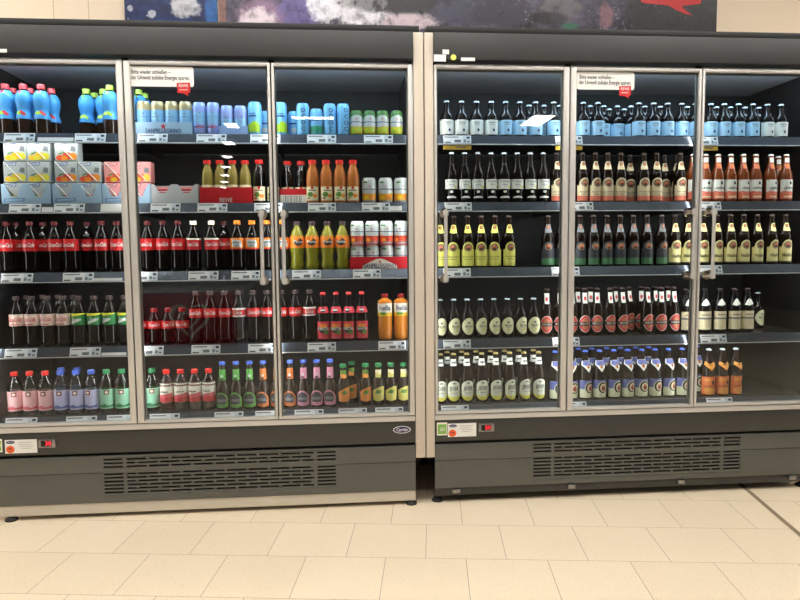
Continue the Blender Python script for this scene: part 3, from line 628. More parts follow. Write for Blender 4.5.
# ------------------------------------------------------------------ stocking the shelves
PY = [{0: 112, 1: 185, 2: 248, 3: 320, 4: 390}, {0: 118, 1: 178, 2: 245, 3: 315, 4: 378}]
ITEMS = []   # dict(kind, x, y, z, cooler, shelf, depth)
YF = .1
def put(c, s, k, pxs, depth=0, dz=0, yoff=0, note=None):
    R = KINDS[k]['R']
    for px in pxs:
        y = YF+R+yoff+depth*(2*R+.006)
        X = at_y(px, PY[c][s], y).x
        ITEMS.append(dict(k=k, x=X, y=y, z=SHELF[s]+dz, c=c, s=s, d=depth, R=R, note=note, dz=dz))
L, Rr = 0, 1
# left cooler, top shelf
put(L, 0, 'iso_red', [8.7, 23.5, 41]); put(L, 0, 'iso_red', [15.5, 30, 52.5], 1)
put(L, 0, 'iso_lime', [110.6, 133]); put(L, 0, 'iso_lime', [87, 104, 139.5], 1); put(L, 0, 'iso_lime', [95, 145], 2)
put(L, 0, 'can_gold', [143.5, 157, 170.5, 184], dz=.003)
put(L, 0, 'can_lav', [199, 213]); put(L, 0, 'can_lavs', [227, 240.5], dz=.003)
put(L, 0, 'can_lemon', [254.5, 280]); put(L, 0, 'can_sky', [265, 294], 1)
put(L, 0, 'can_coco', [306.4, 328.6, 342]); put(L, 0, 'can_bluegreen', [317.6], 0)
put(L, 0, 'sp_green', [354.5, 368.3, 382.3, 396.4])
# second shelf
put(L, 1, 'greenjuice', [208.5, 220.5, 232.6, 245], dz=.003)
put(L, 1, 'darkjuice', [259.5, 273.5]); put(L, 1, 'darkjuice', [288, 301], 1, dz=.003)
put(L, 1, 'juice', [313.6, 326.4, 339.2, 352.6]); put(L, 1, 'sp_orange', [369, 385.5, 401.5])
# third shelf
put(L, 2, 'cola', [7.5, 31, 56, 71, 102.5, 117.5]); put(L, 2, 'cola', [17, 44, 88], 1)
put(L, 2, 'cola', [149, 163.5, 178]); put(L, 2, 'cola_gold', [194, 212]); put(L, 2, 'cola', [224.5], 1)
put(L, 2, 'cola_mix', [238, 252.5, 268, 283]); put(L, 2, 'orange_soda', [296.5, 311.5, 327.5, 342.5])
put(L, 2, 'sp_red', [357.5, 372.2, 386.5, 401], dz=.003); put(L, 2, 'sp_red', [357.5, 372.2, 386.5, 401], dz=.1135)
# fourth shelf
put(L, 3, 'cola_light', [19, 35.5, 51.5, 67]); put(L, 3, 'cola_light', [28, 44.5, 60], 1); put(L, 3, 'lemon_soda', [82.3, 98, 114.5, 128]); put(L, 3, 'lemon_soda', [74], 1)
put(L, 3, 'cola_small', [143.5, 157.5, 169.5, 183]); put(L, 3, 'cola_tall', [196.5, 209.8, 224.3, 251.3, 265.3, 279.5, 292.6]); put(L, 3, 'cola_tallwhite', [237.6, 306])
put(L, 3, 'fruit_soda', [319.5, 332.5, 345, 358.8]); put(L, 3, 'hella', [385, 401])
# bottom shelf
put(L, 4, 'water_red', [10.5, 26.3, 42]); put(L, 4, 'water_blue', [57, 72, 87]); put(L, 4, 'water_green', [102, 117, 132, 147]); put(L, 4, 'water_blue', [62, 78], 1)
put(L, 4, 'cherry', [163, 176.6, 190.6, 206]); put(L, 4, 'mate_green', [221, 234.6, 247.5]); put(L, 4, 'mate_orange', [261, 274, 287.5]); put(L, 4, 'mate_pink', [300.8, 313.8, 327.3])
put(L, 4, 'smo_orange', [340.5, 365.5]); put(L, 4, 'smo_orange', [352], 1); put(L, 4, 'smo_yellow', [378.5, 391, 403.5])
# right cooler, top shelf
put(Rr, 0, 'stub_white', [446.6, 461.5, 476.5, 491.3]); put(Rr, 0, 'stub_blue', [505.5, 519.7, 535.5, 553.5]); put(Rr, 0, 'stub_blue', [529, 544, 559.5], 1)
put(Rr, 0, 'stub_blue', [583, 597.7, 638.5, 653.4, 667.3, 682, 694.5, 711, 723.5, 738, 752.5]); put(Rr, 0, 'stub_white', [767, 780.5]); put(Rr, 0, 'stub_blue', [590, 604.5, 617.8, 629, 644.5, 660, 687, 716, 730, 744.5, 758.5], 1); put(Rr, 0, 'stub_blue', [609, 624], 2)
# second shelf
put(Rr, 1, 'corona', [452, 464.8, 478, 490.8, 503.7, 516.6, 529.7, 542.8]); put(Rr, 1, 'wheat_red', [556.3, 569, 582, 594.7, 607, 620.3, 643.5, 656, 681]); put(Rr, 1, 'wheat_red', [629.5, 666, 674], 1)
put(Rr, 1, 'amber', [693, 705.8, 717.7, 729.6, 741.4, 753.5, 770, 785.5]); put(Rr, 1, 'amber', [777.5], 1)
# third shelf
put(Rr, 2, 'wheat_yellow', [437.5, 451, 465, 478.5, 492, 506.2]); put(Rr, 2, 'wheat_green', [547.8, 579.6, 592.6, 606.5, 620, 631.8, 646.2, 661]); put(Rr, 2, 'wheat_green', [561], 1)
put(Rr, 2, 'wheat_script', [673.7, 687.4, 702, 715.5, 729.3, 742.6, 756, 770.5, 784.3])
# fourth shelf
put(Rr, 3, 'gold_oval', [436.5, 449, 462.7, 478, 490.7, 505.8, 519.2, 533.4]); put(Rr, 3, 'red_oval', [547.6, 559, 571.5, 583, 595.4, 608.3, 620, 646.5, 661, 672.5]); put(Rr, 3, 'red_oval', [577, 590, 614.5, 628.5, 640, 654, 667], 1)
put(Rr, 3, 'gold_oval', [757], 2); put(Rr, 3, 'cream_sq', [685.5, 704, 719, 733.6, 746.5])
# bottom shelf
put(Rr, 4, 'jever', [438.8, 452, 466.7, 481.5, 495.6, 509.3, 523.7, 538.4]); put(Rr, 4, 'franz', [555, 571, 584.6, 599, 613.2, 627, 641, 654.3, 667.5, 681.2]); put(Rr, 4, 'franz', [578, 591, 606, 620, 635, 648, 696], 1); put(Rr, 4, 'jever', [447, 461.5, 476, 490.5, 504.5, 518.5, 533], 1)
put(Rr, 4, 'schof', [708, 721.5, 734.8])

# keep neighbours from touching
def relax(lst):
    for _ in range(500):
        for a in lst:
            lo = (0 if a['c'] == 0 else X_RIGHT)+.0135+a['R']; hi = lo-.027-2*a['R']+3*DOOR
            a['x'] = min(max(a['x'], lo), hi)
        for i, a in enumerate(lst):
            for b in lst[i+1:]:
                need = a['R']+b['R']+.0032; dx = b['x']-a['x']; dy = b['y']-a['y']
                if abs(dy) < need and abs(dx) < need:
                    dd = math.hypot(dx, dy)
                    if dd < need:
                        want = math.sqrt(max(need*need-dy*dy, 0)); mv = (want-abs(dx))/2+1e-5
                        sg = 1 if dx >= 0 else -1
                        a['x'] -= sg*mv; b['x'] += sg*mv
for c in (0, 1):
    for s in range(5):
        lst = sorted([i for i in ITEMS if i['c'] == c and i['s'] == s and i['dz'] < .05], key=lambda i: i['x'])
        relax(lst)
        print('SHELF', c, s, [round(lst[0]['x'], 3), round(lst[-1]['x'], 3)])
ORD = ['first', 'second', 'third', 'fourth', 'fifth', 'sixth', 'seventh', 'eighth', 'ninth', 'tenth', 'eleventh', 'twelfth', 'thirteenth', 'fourteenth']
SHN = ['top', 'second', 'third', 'fourth', 'bottom']
CN = ['left cooler', 'right cooler']
GROUP = {}
PLURAL = lambda d: d
def copy_kind(k, loc, rz):
    K = KINDS[k]; r = K['root']
    if K['n'] == 0: o = r
    else:
        o = r.copy(); COL.objects.link(o)
        for ch in list(r.children):
            d = ch.copy(); COL.objects.link(d); d.parent = o
    K['n'] += 1
    o.location = loc; o.rotation_euler = (0, 0, rz)
    return o
from itertools import groupby
runs = {}
for it in ITEMS: runs.setdefault((it['k'], it['c'], it['s'], it['d'], it['dz'] > .05), []).append(it)
TRAYED = {'can_gold': 'in pale blue tray', 'can_lavs': '', 'greenjuice': 'in red tray'}
for (k, c, s, d, upd), lst in runs.items():
    lst.sort(key=lambda i: i['x']); K = KINDS[k]
    for n, it in enumerate(lst):
        where = f"{SHN[s]} shelf, {CN[c]}"
        o1 = '' if len(lst) == 1 else (ORD[n] if n < len(ORD) else str(n+1))
        lay = 'upper layer ' if upd else ('lower layer ' if k == 'sp_red' else '')
        row = ''; lay = ('rear-row ' if d == 1 else 'backmost ') if d else lay
        lb = (o1+' '+lay+K['desc']+row+(' from left' if len(lst) > 1 else '')).strip()
        full = lb+', '+where
        if len(full.split()) > 16: full = lb.replace(' from left', '')+', '+where
        if len(full.split()) > 16: full = lb+', '+SHN[s]+' shelf'
        rz = random.uniform(-.28, .28)
        if k in ('gold_oval', 'franz', 'jever'): rz = random.uniform(-.05, .3)
        if k in ('corona', 'stub_blue', 'stub_white'): rz = random.uniform(-.12, .12)
        o = copy_kind(k, (it['x'], it['y'], it['z']+.0008), rz)
        tag(o, full, K['cat'], f"{K['desc']} on the {SHN[s]} shelf")

# cartons in layers, trays --------------------------------------------------
CX = {}
def carton_at(k, px, layer, z0, depth=0, label=''):
    y = YF+.04+depth*.07
    X = at_y(px, (192, 173, 153)[layer], y-.032).x
    if layer == 0: CX.setdefault(k, []).append(X)
    o = copy_kind(k, (X, y, z0+layer*.0935), random.uniform(-.006, .006))
    tag(o, label, 'carton', 'juice cartons with straws on the second shelf')
Z1 = SHELF[1]+.0035
for k, cols, nm in (('carton_yellow', [15, 38.5], 'yellow-fruit'), ('carton_red', [66, 89.5], 'red-fruit'), ('carton_pink', [115.5, 139.5], 'pink')):
    for j, px in enumerate(cols):
        for ly in range(3):
            if ly == 2 and (nm == 'pink' or (nm == 'red-fruit' and j == 1)): continue
            side = ('left', 'right')[j]
            carton_at(k, px, ly, Z1, 0, f"{nm} juice carton, {side} stack of two, {('in the tray at the bottom', 'in the middle layer', 'on top')[ly] if nm != 'pink' else ('in the blue tray', 'on top of another pink carton')[ly]}")
kind('carton_flat', 'juice_carton', '', 'carton', .05)
KINDS['carton_flat']['root'].name = 'juice_carton'
e = KINDS['carton_flat']['root']
q = MB(); q.box(-.052, .052, -.032, .032, 0, .072, 'carton_pink'); q.build('box', e, .002)
q = MB(); q.star(rect(-.035, .035, .044, .062), flat(-.0325), 'logo_red', 1); q.star(rect(-.028, .028, .049, .053), flat(-.0328), 'white', 1); q.build('print', e, fix=False)
for j, px in enumerate([163.5, 186.5]):
    y = YF+.04; CX.setdefault('flat', []).append(at_y(px, 192, y-.032).x); o = copy_kind('carton_flat', (at_y(px, 192, y-.032).x, y, Z1), 0)
    tag(o, f"low pink carton in the pale grey tray, {('left', 'right')[j]} one", 'carton', 'juice cartons with straws on the second shelf')

def tray(name, px0, px1, pyc, z, h, depth, m, label, cuts=0, deco=None, cutdepth=.6, hold=None):
    y0 = YF-.006; y1 = y0+depth
    X0, X1 = at_y(px0, pyc, y0).x, at_y(px1, pyc, y0).x
    if isinstance(hold, list):
        X0, X1 = min(hold)-.0545, max(hold)+.0545; y0 = YF-.001; depth = .08
    elif hold:
        inn = [i for i in ITEMS if i['k'] == hold[0] and (hold[1] is None or i['d'] == hold[1])]
        X0 = min(i['x']-i['R'] for i in inn)-.0045; X1 = max(i['x']+i['R'] for i in inn)+.0045
        y0 = min(i['y']-i['R'] for i in inn)-.0045; depth = max(i['y']+i['R'] for i in inn)+.0045-y0
    w = X1-X0; t = .0022
    e = empty(name, (X0+w/2, y0, z+.0005)); tag(e, label, 'tray', 'cardboard shelf trays')
    q = MB(); q.box(-w/2, w/2, 0, depth, 0, t, m)
    q.box(-w/2, -w/2+t, t, depth, t, h, m); q.box(w/2-t, w/2, t, depth, t, h, m); q.box(-w/2+t, w/2-t, depth-t, depth, t, h, m)
    top = [(w/2, h)]
    if cuts:
        for i in reversed(range(cuts)):
            c = -w/2+w*(i+.5)/cuts; hw = w/cuts*.36
            top += [(c+hw, h), (c+hw*.35, h*(1-cutdepth)), (c-hw*.35, h*(1-cutdepth)), (c-hw, h)]
    top += [(-w/2, h)]
    pts = [(-w/2, t), (w/2, t)]+top
    n = len(pts)
    b = len(q.v); q.v += [(x, 0, zz) for x, zz in pts]+[(x, t, zz) for x, zz in pts]
    q.face(range(b, b+n), m); q.face(range(b+2*n-1, b+n-1, -1), m)
    for i in range(n): j = (i+1) % n; q.face((b+i, b+n+i, b+n+j, b+j), m)
    q.build('box', e)
    if deco:
        q = MB(); deco(q, w, h); q.build('print', e, fix=False)
Zt = SHELF[0]
def deco_sp(q, w, h): q.star(star5(0, h*.66, .015), flat(-.0004), 'logo_red', 1); q.text('SANPELLEGRINO', flat(-.0004), 0, h*.3, .026, 'navy', width=w*.62)
tray('cardboard_tray', 135.5, 192, 127, Zt, .055, .068, 'tray_blue', 'pale blue tray with red star holding gold-topped cans', deco=deco_sp, hold=('can_gold', 0))
tray('cardboard_tray', 220, 247, 129, Zt, .04, .07, 'tray_lav', 'plain lavender-blue tray holding two lavender-topped cans', hold=('can_lavs', 0))
def deco_cart(q, w, h): q.star([(-w*.45, .008), (-w*.04, .012), (-w*.03, .026), (-w*.44, .024)], flat(-.0004), 'logo_blue', 1); q.star([(-w*.43, .0105), (-w*.06, .014), (-w*.05, .0235), (-w*.42, .0215)], flat(-.0008), 'tray_blue', 1)
for i, (a, b, txt) in enumerate(((2.5, 52.5, 'yellow-fruit'), (53.5, 101.5, 'red-fruit'), (102.5, 150, 'pink'))):
    tray('cardboard_tray', a, b, 193, SHELF[1], .088, .082, 'tray_blue', f'pale blue notched tray holding the {txt} juice cartons', 2, deco_cart, .62, hold=CX[('carton_yellow', 'carton_red', 'carton_pink')[i]])
tray('cardboard_tray', 151, 200, 193, SHELF[1], .086, .086, 'tray_grey', 'pale grey notched tray holding two low pink cartons', 2, None, .45, hold=CX['flat'])
tray('cardboard_tray', 201, 253.2, 195, SHELF[1], .072, .07, 'tray_red', 'red tray with white lettering holding green smoothie bottles', 0, lambda q, w, h: q.text('REWE', flat(-.0004), 0, h*.2, .026, 'white', width=.056), hold=('greenjuice', 0))
YF2 = YF
YF = .145
def deco_bar(q, w, h):
    q.star(rect(-w*.5, w*.5, h*.06, h*.6), flat(-.0004), 'offwhite', 1)
    for i in range(12): q.star(rect(-w*.38+i*w*.055, -w*.38+i*w*.055+w*(.03 if i % 3 else .018), h*.1, h*.56), flat(-.0008), 'ink_grey', 1)
tray('cardboard_tray', 280, 308, 195, SHELF[1], .07, .068, 'tray_red', 'red and white tray with barcode behind the juices', 0, deco_bar, hold=('darkjuice', 1))
YF = YF2
def deco_hill(q, w, h):
    q.star([(-w*.3, .001), (w*.3, .001), (w*.28, h*.3), (w*.14, h*.62), (w*.06, h*.8), (0, h*.84), (-w*.06, h*.8), (-w*.14, h*.62), (-w*.28, h*.3)], flat(-.0004), 'offwhite', 1)
    q.text('SANPELLEGRINO', flat(-.0008), 0, h*.22, .03, 'navy', width=w*.54); q.star(star5(0, h*.58, .008), flat(-.0008), 'red', 1)
tray('cardboard_tray', 350.3, 408.5, 262, SHELF[2], .056, .074, 'tray_red', 'red tray with white hill emblem holding stacked lemonade cans', 0, deco_hill, hold=('sp_red', 0))
y = YF+.0325; xa, xb = at_y(351.5, 244, y).x, at_y(407.5, 244, y).x
sh = bx('cardboard_sheet', None, 'tray_red', xa, xb, YF-.002, YF+.066, SHELF[2]+.1118, SHELF[2]+.1138, bevel=0)
tag(sh, 'red cardboard sheet between the two layers of lemonade cans', 'cardboard')

# price tags -----------------------------------------------------------------
TAGV = {}
def price_tag(c, s, n, tot, pa, pb, yellow=False):
    z = SHELF[s]; yc = .0545
    pyc = at = None
    X0 = at_y(pa, (137, 207, 277, 351, 418)[s], .05).x; X1 = at_y(pb, (137, 207, 277, 351, 418)[s], .05).x
    w = X1-X0
    q = MB(); h = .039
    tilt = lambda k: (lambda x, zz: (x, .0650+.35*(zz) - .0006*k, zz))
    q.star(rect(0, w, -.039, -.001), tilt(0), 'paper', 1)
    q.poly([(0, .0515, -.039), (w, .0515, -.039), (w, .0648, -.001), (0, .0648, -.001)], 'paper')
    W0 = .135
    if w > .09 or pa > 570:
        k = min(w, W0)
        q.star(rect(w-k*.3, w-.002, -.037, -.003), tilt(1), 'tag_blue', 1)
        q.star(rect(w-k*.16, w-.006, -.016, -.006), tilt(2), 'ink', 1); q.star(rect(w-k*.27, w-k*.19, -.033, -.02), tilt(2), 'ink_grey', 1); q.star(rect(w-k*.15, w-.008, -.033, -.026), tilt(2), 'ink_grey', 1)
        if w > .09:
            q.star(rect(.006, .006+k*.5, -.011, -.006), tilt(1), 'ink_grey', 1); q.star(rect(.006, .006+k*.22, -.036, -.031), tilt(1), 'ink', 1); q.star(rect(k*.4, k*.63, -.034, -.021), tilt(1), 'ink_grey', 1)
    o = q.build('price_tag', None, fix=False)
    o.location = (X0, 0, z)
    tag(o, f"white price tag, {ORD[n]} from left on {SHN[s]} shelf edge, {CN[c]}", 'price tag', 'price tags on the shelf edges')
    if yellow:
        y = MB(); y.box(0, w, .056, .058, -.066, -.047, 'yellow_tag'); y.box(w*.45, w*.8, .0555, .056, -.058, -.052, 'ink_grey'); y.box(0, w, .058, .064, -.048, -.0465, 'yellow_tag')
        o = y.build('promotion_tag'); o.location = (X0, 0, z)
        tag(o, f"yellow promotion strip, {ORD[YC[0]]} from left under top shelf, {CN[c]}", 'promotion tag', 'yellow promotion strips'); YC[0] += 1
YC = [0]
TAGS = {(0, 0): [(3, 34), (74, 105), (137, 167), (196, 226), (250, 280), (307, 336), (364, 393)],
 (0, 1): [(8, 40), (53, 84), (150, 180), (197, 227), (254, 282), (308, 336), (362, 390)],
 (0, 2): [(0, 32), (62, 93), (128, 157), (188, 218), (231, 260), (292, 321), (353, 381)],
 (0, 3): [(3.5, 36), (69, 100), (133, 163), (191, 220), (248, 276), (307.5, 336), (378.5, 406)],
 (0, 4): [(4, 36), (65, 96), (106, 134), (149, 179), (214, 243), (255, 284), (294.5, 323.5), (338.5, 367), (375.5, 403.5)],
 (1, 0): [(443.5, 471.5), (556, 583), (694, 719)], (1, 1): [(445, 472), (570, 594), (698, 722)], (1, 2): [(443.5, 471), (552, 580), (698, 723)],
 (1, 3): [(443.5, 471), (553, 580), (701, 727)], (1, 4): [(441.5, 469), (563, 587), (707, 733)]}
for (c, s), lst in TAGS.items():
    for n, (a, b) in enumerate(lst): price_tag(c, s, n, len(lst), a, b, (c, s) == (1, 0))
BL = [(0, 0, 37, 73, .5), (0, 1, 100, 122, 1), (0, 1, 389, 402, .6), (0, 3, 101, 126, .35), (0, 2, 93, 122, .35), (0, 1, 41, 52.5, .6)]  # both thinnest strips are white paint standing in for glow reflected on the rail
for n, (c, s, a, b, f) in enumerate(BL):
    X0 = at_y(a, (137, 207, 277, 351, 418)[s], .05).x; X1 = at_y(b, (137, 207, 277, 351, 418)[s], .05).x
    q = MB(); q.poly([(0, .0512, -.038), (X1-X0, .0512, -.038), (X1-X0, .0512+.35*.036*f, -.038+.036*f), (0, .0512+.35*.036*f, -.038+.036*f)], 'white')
    o = q.build('label_or_glow_strip', None, fix=False); o.location = (X0, 0, SHELF[s])
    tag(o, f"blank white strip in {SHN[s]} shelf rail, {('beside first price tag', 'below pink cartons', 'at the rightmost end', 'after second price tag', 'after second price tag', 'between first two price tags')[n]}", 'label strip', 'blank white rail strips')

# ------------------------------------------------------------------ the room
XL, XR, YB, YW, ZC = -6.5, 9.5, -22.0, .84, 3.3
fl = bpy.data.materials.new('floor_tiles'); fl.use_nodes = True; nt = fl.node_tree; b = nt.nodes['Principled BSDF']
tc = nt.nodes.new('ShaderNodeTexCoord'); mp = nt.nodes.new('ShaderNodeMapping'); br = nt.nodes.new('ShaderNodeTexBrick')
TH = math.radians(7.7); P0 = (2.010, -.549); TW, TR = .312, .311
mp.inputs['Rotation'].default_value = (0, 0, TH)
mp.inputs['Location'].default_value = (-(P0[0]*cos(TH)-P0[1]*sin(TH)), -(P0[0]*sin(TH)+P0[1]*cos(TH)), 0)
br.inputs['Scale'].default_value = 1; br.inputs['Brick Width'].default_value = TW; br.inputs['Row Height'].default_value = TR
br.inputs['Mortar Size'].default_value = .0011; br.inputs['Mortar Smooth'].default_value = .1; br.offset = .5
br.inputs['Color1'].default_value = s2l((231, 215, 190))+(1,); br.inputs['Color2'].default_value = s2l((226, 209, 183))+(1,); br.inputs['Mortar'].default_value = s2l((140, 122, 100))+(1,)
nz = nt.nodes.new('ShaderNodeTexNoise'); nz.inputs['Scale'].default_value = 190; nz.inputs['Detail'].default_value = 2
cr = nt.nodes.new('ShaderNodeValToRGB'); cr.color_ramp.elements[0].position = .3; cr.color_ramp.elements[0].color = (.35, .27, .2, 1); cr.color_ramp.elements[1].position = .38; cr.color_ramp.elements[1].color = (1, 1, 1, 1)
n2 = nt.nodes.new('ShaderNodeTexNoise'); n2.inputs['Scale'].default_value = 2.5
m2 = nt.nodes.new('ShaderNodeMapRange'); m2.inputs['To Min'].default_value = .95; m2.inputs['To Max'].default_value = 1.04
mx = nt.nodes.new('ShaderNodeMix'); mx.data_type = 'RGBA'; mx.blend_type = 'MULTIPLY'; mx.inputs['Factor'].default_value = .6
sc = nt.nodes.new('ShaderNodeVectorMath'); sc.operation = 'SCALE'
nt.links.new(tc.outputs['Object'], mp.inputs['Vector']); nt.links.new(mp.outputs[0], br.inputs['Vector'])
nt.links.new(tc.outputs['Object'], nz.inputs['Vector']); nt.links.new(nz.outputs['Fac'], cr.inputs['Fac']); nt.links.new(tc.outputs['Object'], n2.inputs['Vector']); nt.links.new(n2.outputs['Fac'], m2.inputs['Value'])
nt.links.new(br.outputs['Color'], mx.inputs['A']); nt.links.new(cr.outputs['Color'], mx.inputs['B'])
nt.links.new(mx.outputs['Result'], sc.inputs[0]); nt.links.new(m2.outputs['Result'], sc.inputs['Scale']); nt.links.new(sc.outputs['Vector'], b.inputs['Base Color'])
b.inputs['Roughness'].default_value = .38
MATS['floor'] = fl
mat('wall_cream', (240, 222, 200), .6, 0, .3, 0, .02, 3); mat('wall_seam', (196, 176, 152), .6); mat('ceil', (150, 148, 144), .8, 0, .3, 0, .03, 2); mat('store', (120, 112, 102), .7, 0, .3, 0, .1, 2); mat('strip_brown', (140, 122, 98), .5)
mat('lamp', (255, 251, 243), .5, emit=36)
struct(bx('floor', None, 'floor', XL, XR, YB, YW, -.08, 0, bevel=0))
struct(bx('ceiling', None, 'ceil', XL, XR, YB, YW, ZC, ZC+.08, bevel=0))
struct(bx('wall_back', None, 'wall_cream', XL, XR, YW, YW+.1, 0, ZC, bevel=0))
struct(bx('wall_front', None, 'store', XL, XR, YB-.1, YB, 0, ZC, bevel=0))
struct(bx('wall_left', None, 'store', XL-.1, XL, YB, YW, 0, ZC, bevel=0))
struct(bx('wall_right', None, 'store', XR, XR+.1, YB, YW, 0, ZC, bevel=0))
for i, px in enumerate((53.5, 88.5)):
    x = at_y(px, 8, YW).x; struct(bx(f'trim_{i+2}', None, 'wall_seam', x-.002, x+.002, YW-.001, YW+.01, 1.5, ZC, bevel=0))
p, p2 = at_z(745, 488, 0), at_z(800, 535, 0); d = (p2-p).normalized(); n = Vector((-d.y, d.x, 0))*.011
a, b2 = p-d*.6, p2+d*2.5
q = MB(); q.poly([a-n+Vector((0, 0, .001)), b2-n+Vector((0, 0, .001)), b2+n+Vector((0, 0, .001)), a+n+Vector((0, 0, .001))], 'strip_brown'); struct(q.build('trim_1', fix=False))

# posters ----------------------------------------------------------------------
def poster_mat(name, base, base2, blobs, drop):
    m = D.materials.new(name); m.use_nodes = True; nt = m.node_tree; b = nt.nodes['Principled BSDF']; b.inputs['Roughness'].default_value = .4
    N = nt.nodes.new; l = nt.links.new
    tc = N('ShaderNodeTexCoord'); nz = N('ShaderNodeTexNoise'); nz.inputs['Scale'].default_value = 14; nz.inputs['Detail'].default_value = 6; nz.inputs['Roughness'].default_value = .7
    l(tc.outputs['Object'], nz.inputs['Vector'])
    cr = N('ShaderNodeValToRGB'); e = cr.color_ramp.elements; e[0].position = .35; e[0].color = s2l(base)+(1,); e[1].position = .68; e[1].color = s2l(base2)+(1,)
    l(nz.outputs['Fac'], cr.inputs['Fac']); cur = cr.outputs['Color']
    vo = N('ShaderNodeTexVoronoi'); vo.inputs['Scale'].default_value = drop; l(tc.outputs['Object'], vo.inputs['Vector'])
    r2 = N('ShaderNodeValToRGB'); r2.color_ramp.elements[0].position = .1; r2.color_ramp.elements[0].color = (1, 1, 1, 1); r2.color_ramp.elements[1].position = .2; r2.color_ramp.elements[1].color = (0, 0, 0, 1)
    l(vo.outputs['Distance'], r2.inputs['Fac'])
    nm = N('ShaderNodeTexNoise'); nm.inputs['Scale'].default_value = 5; l(tc.outputs['Object'], nm.inputs['Vector'])
    th = N('ShaderNodeMath'); th.operation = 'GREATER_THAN'; th.inputs[1].default_value = .54; l(nm.outputs['Fac'], th.inputs[0])
    ml = N('ShaderNodeMath'); ml.operation = 'MULTIPLY'; l(th.outputs[0], ml.inputs[0]); l(r2.outputs['Color'], ml.inputs[1])
    mx = N('ShaderNodeMix'); mx.data_type = 'RGBA'; l(ml.outputs[0], mx.inputs['Factor']); l(cur, mx.inputs['A']); mx.inputs['B'].default_value = s2l((200, 205, 225))+(1,); cur = mx.outputs['Result']
    # warp for ragged edges
    nw = N('ShaderNodeTexNoise'); nw.inputs['Scale'].default_value = 22; nw.inputs['Detail'].default_value = 5; l(tc.outputs['Object'], nw.inputs['Vector'])
    for (px, py, rx, rz, colr, ragged) in blobs:
        c = at_y(px, py, YW-.02)
        sb = N('ShaderNodeVectorMath'); sb.operation = 'SUBTRACT'; l(tc.outputs['Object'], sb.inputs[0]); sb.inputs[1].default_value = (c.x, YW-.02, c.z)
        mu = N('ShaderNodeVectorMath'); mu.operation = 'MULTIPLY'; l(sb.outputs[0], mu.inputs[0]); mu.inputs[1].default_value = (1/(rx/174), 0, 1/(rz/174))
        ln = N('ShaderNodeVectorMath'); ln.operation = 'LENGTH'; l(mu.outputs[0], ln.inputs[0])
        ad = N('ShaderNodeMath'); ad.operation = 'MULTIPLY_ADD'; l(nw.outputs['Fac'], ad.inputs[0]); ad.inputs[1].default_value = ragged; l(ln.outputs['Value'], ad.inputs[2])
        mr = N('ShaderNodeMapRange'); l(ad.outputs[0], mr.inputs['Value']); mr.inputs['From Min'].default_value = 1.05+ragged*.5; mr.inputs['From Max'].default_value = .7+ragged*.5
        mv = N('ShaderNodeMath'); mv.operation = 'MULTIPLY'; l(mr.outputs['Result'], mv.inputs[0])
        gr = N('ShaderNodeMapRange'); l(nz.outputs['Fac'], gr.inputs['Value']); gr.inputs['From Min'].default_value = .32; gr.inputs['From Max'].default_value = .55; gr.inputs['To Min'].default_value = .35; l(gr.outputs['Result'], mv.inputs[1])
        mx = N('ShaderNodeMix'); mx.data_type = 'RGBA'; l(mv.outputs[0], mx.inputs['Factor']); l(cur, mx.inputs['A']); mx.inputs['B'].default_value = s2l(colr)+(1,); cur = mx.outputs['Result']
    l(cur, b.inputs['Base Color'])
    MATS[name] = m
poster_mat('print_blue', (14, 26, 66), (40, 62, 120), [(185, 5, 14, 12, (214, 214, 222), 1.4), (152, 14, 4, 4, (190, 195, 210), 1.5), (130, 8, 3, 3, (190, 195, 210), 1.5), (213, 10, 8, 40, (46, 104, 176), .3)], 40)
poster_mat('print_dark', (34, 30, 40), (110, 104, 128), [(222, 8, 4, 40, (150, 110, 100), .4), (262, 18, 27, 19, (150, 120, 150), .2), (258, 22, 20, 14, (240, 225, 235), 1.2), (300, 10, 22, 20, (112, 100, 160), 1.6), (325, 6, 18, 16, (240, 240, 250), 1.6), (362, 10, 30, 18, (244, 240, 250), 1.6),
    (410, 22, 30, 10, (225, 205, 215), 1.6), (400, 4, 60, 10, (60, 58, 64), .8), (455, 12, 26, 14, (84, 84, 104), 1.5), (500, 14, 34, 14, (72, 72, 86), 1.8), (560, 8, 22, 16, (120, 112, 122), 1.8), (606, 16, 8, 14, (150, 110, 122), 1.0), (548, 18, 22, 7, (40, 40, 44), .5), (570, 26, 10, 3, (60, 120, 96), .6), (680, 10, 64, 60, (40, 40, 40), .15)], 55)
def poster(name, pa, pb, m, label):
    x0, x1 = at_y(pa, 12, YW-.02).x, at_y(pb, 12, YW-.02).x
    z0 = at_y(400, 36, YW-.02).z
    q = MB(); q.box(x0, x1, YW-.02, YW-.001, z0, 3.15, m); o = q.build('wall_poster', None, .001)
    return tag(o, label, 'poster', 'posters above the coolers')
poster('wall_poster', 124.5, 217, 'print_blue', 'dark blue poster with water splashes on the cream wall')
poster('wall_poster', 219, 717, 'print_dark', 'wide dark poster with ice, fruit and a red speech bubble')
bub = []
for px, py in ((640, -22), (641, 2), (646, 3.5), (668, 5.5), (676, 10), (684, 13.5), (692.5, 15.8), (684, 9.5), (682.5, 6), (700, 4), (702, -1), (703, -22)):
    v = at_y(px, py, YW-.021); bub.append((v.x, v.z))
q = MB(); q.star(bub, lambda x, z: (x, YW-.022, z), 'red', 1); o = q.build('speech_bubble', None, fix=False); o.parent = D.objects['wall_poster.001'] if D.objects['wall_poster.001'].dimensions.x > 1 else D.objects['wall_poster']

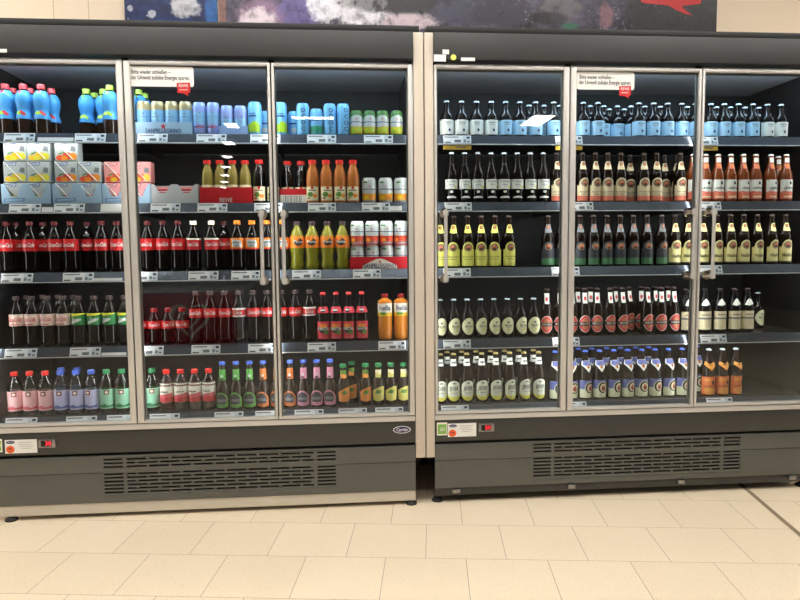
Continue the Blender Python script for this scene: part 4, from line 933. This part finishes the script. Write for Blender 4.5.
# lamps ------------------------------------------------------------------------
def lamp(x, y, lx, ly, n, row):
    e = empty('ceiling_lamp', (x, y, ZC)); tag(e, f'white ceiling lamp, {ORD[n]} along the {row} row', 'lamp', 'ceiling lamps of the shop')
    bx('housing', e, 'white', -lx/2-.02, lx/2+.02, -ly/2-.02, ly/2+.02, -.06, -.001)
    bx('diffuser', e, 'lamp', -lx/2, lx/2, -ly/2, ly/2, -.066, -.0605, bevel=0)
for row, y, xs in (('cooler-side', -.85, (-3, -1.2, .5, 1.95, 3.6, 5.3)), ('middle', -2.6, (-2.6, -.4, 1.8, 4, 6.2))):
    for i, x in enumerate(xs): lamp(x, y, 1.3, .17, i, row)
for i in range(7):   # the long run of small lamps over the aisle, mirrored in the second door
    y = -8.4-1.95*i; lamp(-.28+(y+8.4)*.19, y, .2, .4, i, 'small aisle')
for i, x in enumerate((-.55, 1.25)): lamp(x, .3, .6, .1, i, 'wall-side')
lamp(1.1, -7.7, .66, .16, 1, 'cross aisle'); lamp(4.75, -7.8, .34, .9, 2, 'cross aisle')
# ice-cream chest freezer across the aisle (its red front shows in the glass)
fz = empty('chest_freezer', (-.2, -5.0, 0)); tag(fz, 'ice cream chest freezer with red front and heart emblem across the aisle', 'freezer')
q = MB(); q.box(-.62, .62, -.4, .36, 0, .78, 'tray_grey'); q.build('body', fz, .02)
q = MB(); q.box(-.64, .64, -.42, .39, .781, .86, 'ink_grey'); q.build('lid', fz, .012)
q = MB(); q.box(-.52, .52, .361, .372, .08, .7, 'freezer_red'); q.build('front_panel', fz, .003)
def heart(r, cz, y, tilt=0):
    o = []
    for i in range(28):
        t = 2*pi*i/28; o.append((r*16*sin(t)**3/17, y, cz+r*(13*cos(t)-5*cos(2*t)-2*cos(3*t)-cos(4*t))/17))
    return o
q = MB()
for r0, r1 in ((.25, .2), (.13, .085)):
    A, B = heart(r0, .4, .3735), heart(r1, .4, .3735)
    for i in range(27 if r0 < .2 else 26):
        j = (i+1) % 28; q.poly([A[i], A[j], B[j], B[i]], 'offwhite')
q.build('heart_emblem', fz, fix=False)
w = D.worlds.new('world'); SC.world = w; w.use_nodes = True
w.node_tree.nodes['Background'].inputs['Color'].default_value = (1, .96, .9, 1); w.node_tree.nodes['Background'].inputs['Strength'].default_value = .0

# every label its own
seen = {}
for o in list(COL.objects):
    if o.parent is None and 'label' in o: seen.setdefault(o['label'], []).append(o.name)
for k, v in seen.items():
    if len(v) > 1: print('DUPLICATE', k, v)
    if len(k.split()) > 16: print('LONG', k)
for k, K in KINDS.items():
    if K['n'] == 0: print('UNUSED', k); [D.objects.remove(c) for c in list(K['root'].children)]; D.objects.remove(K['root'])
print('OBJECTS', len(COL.objects))
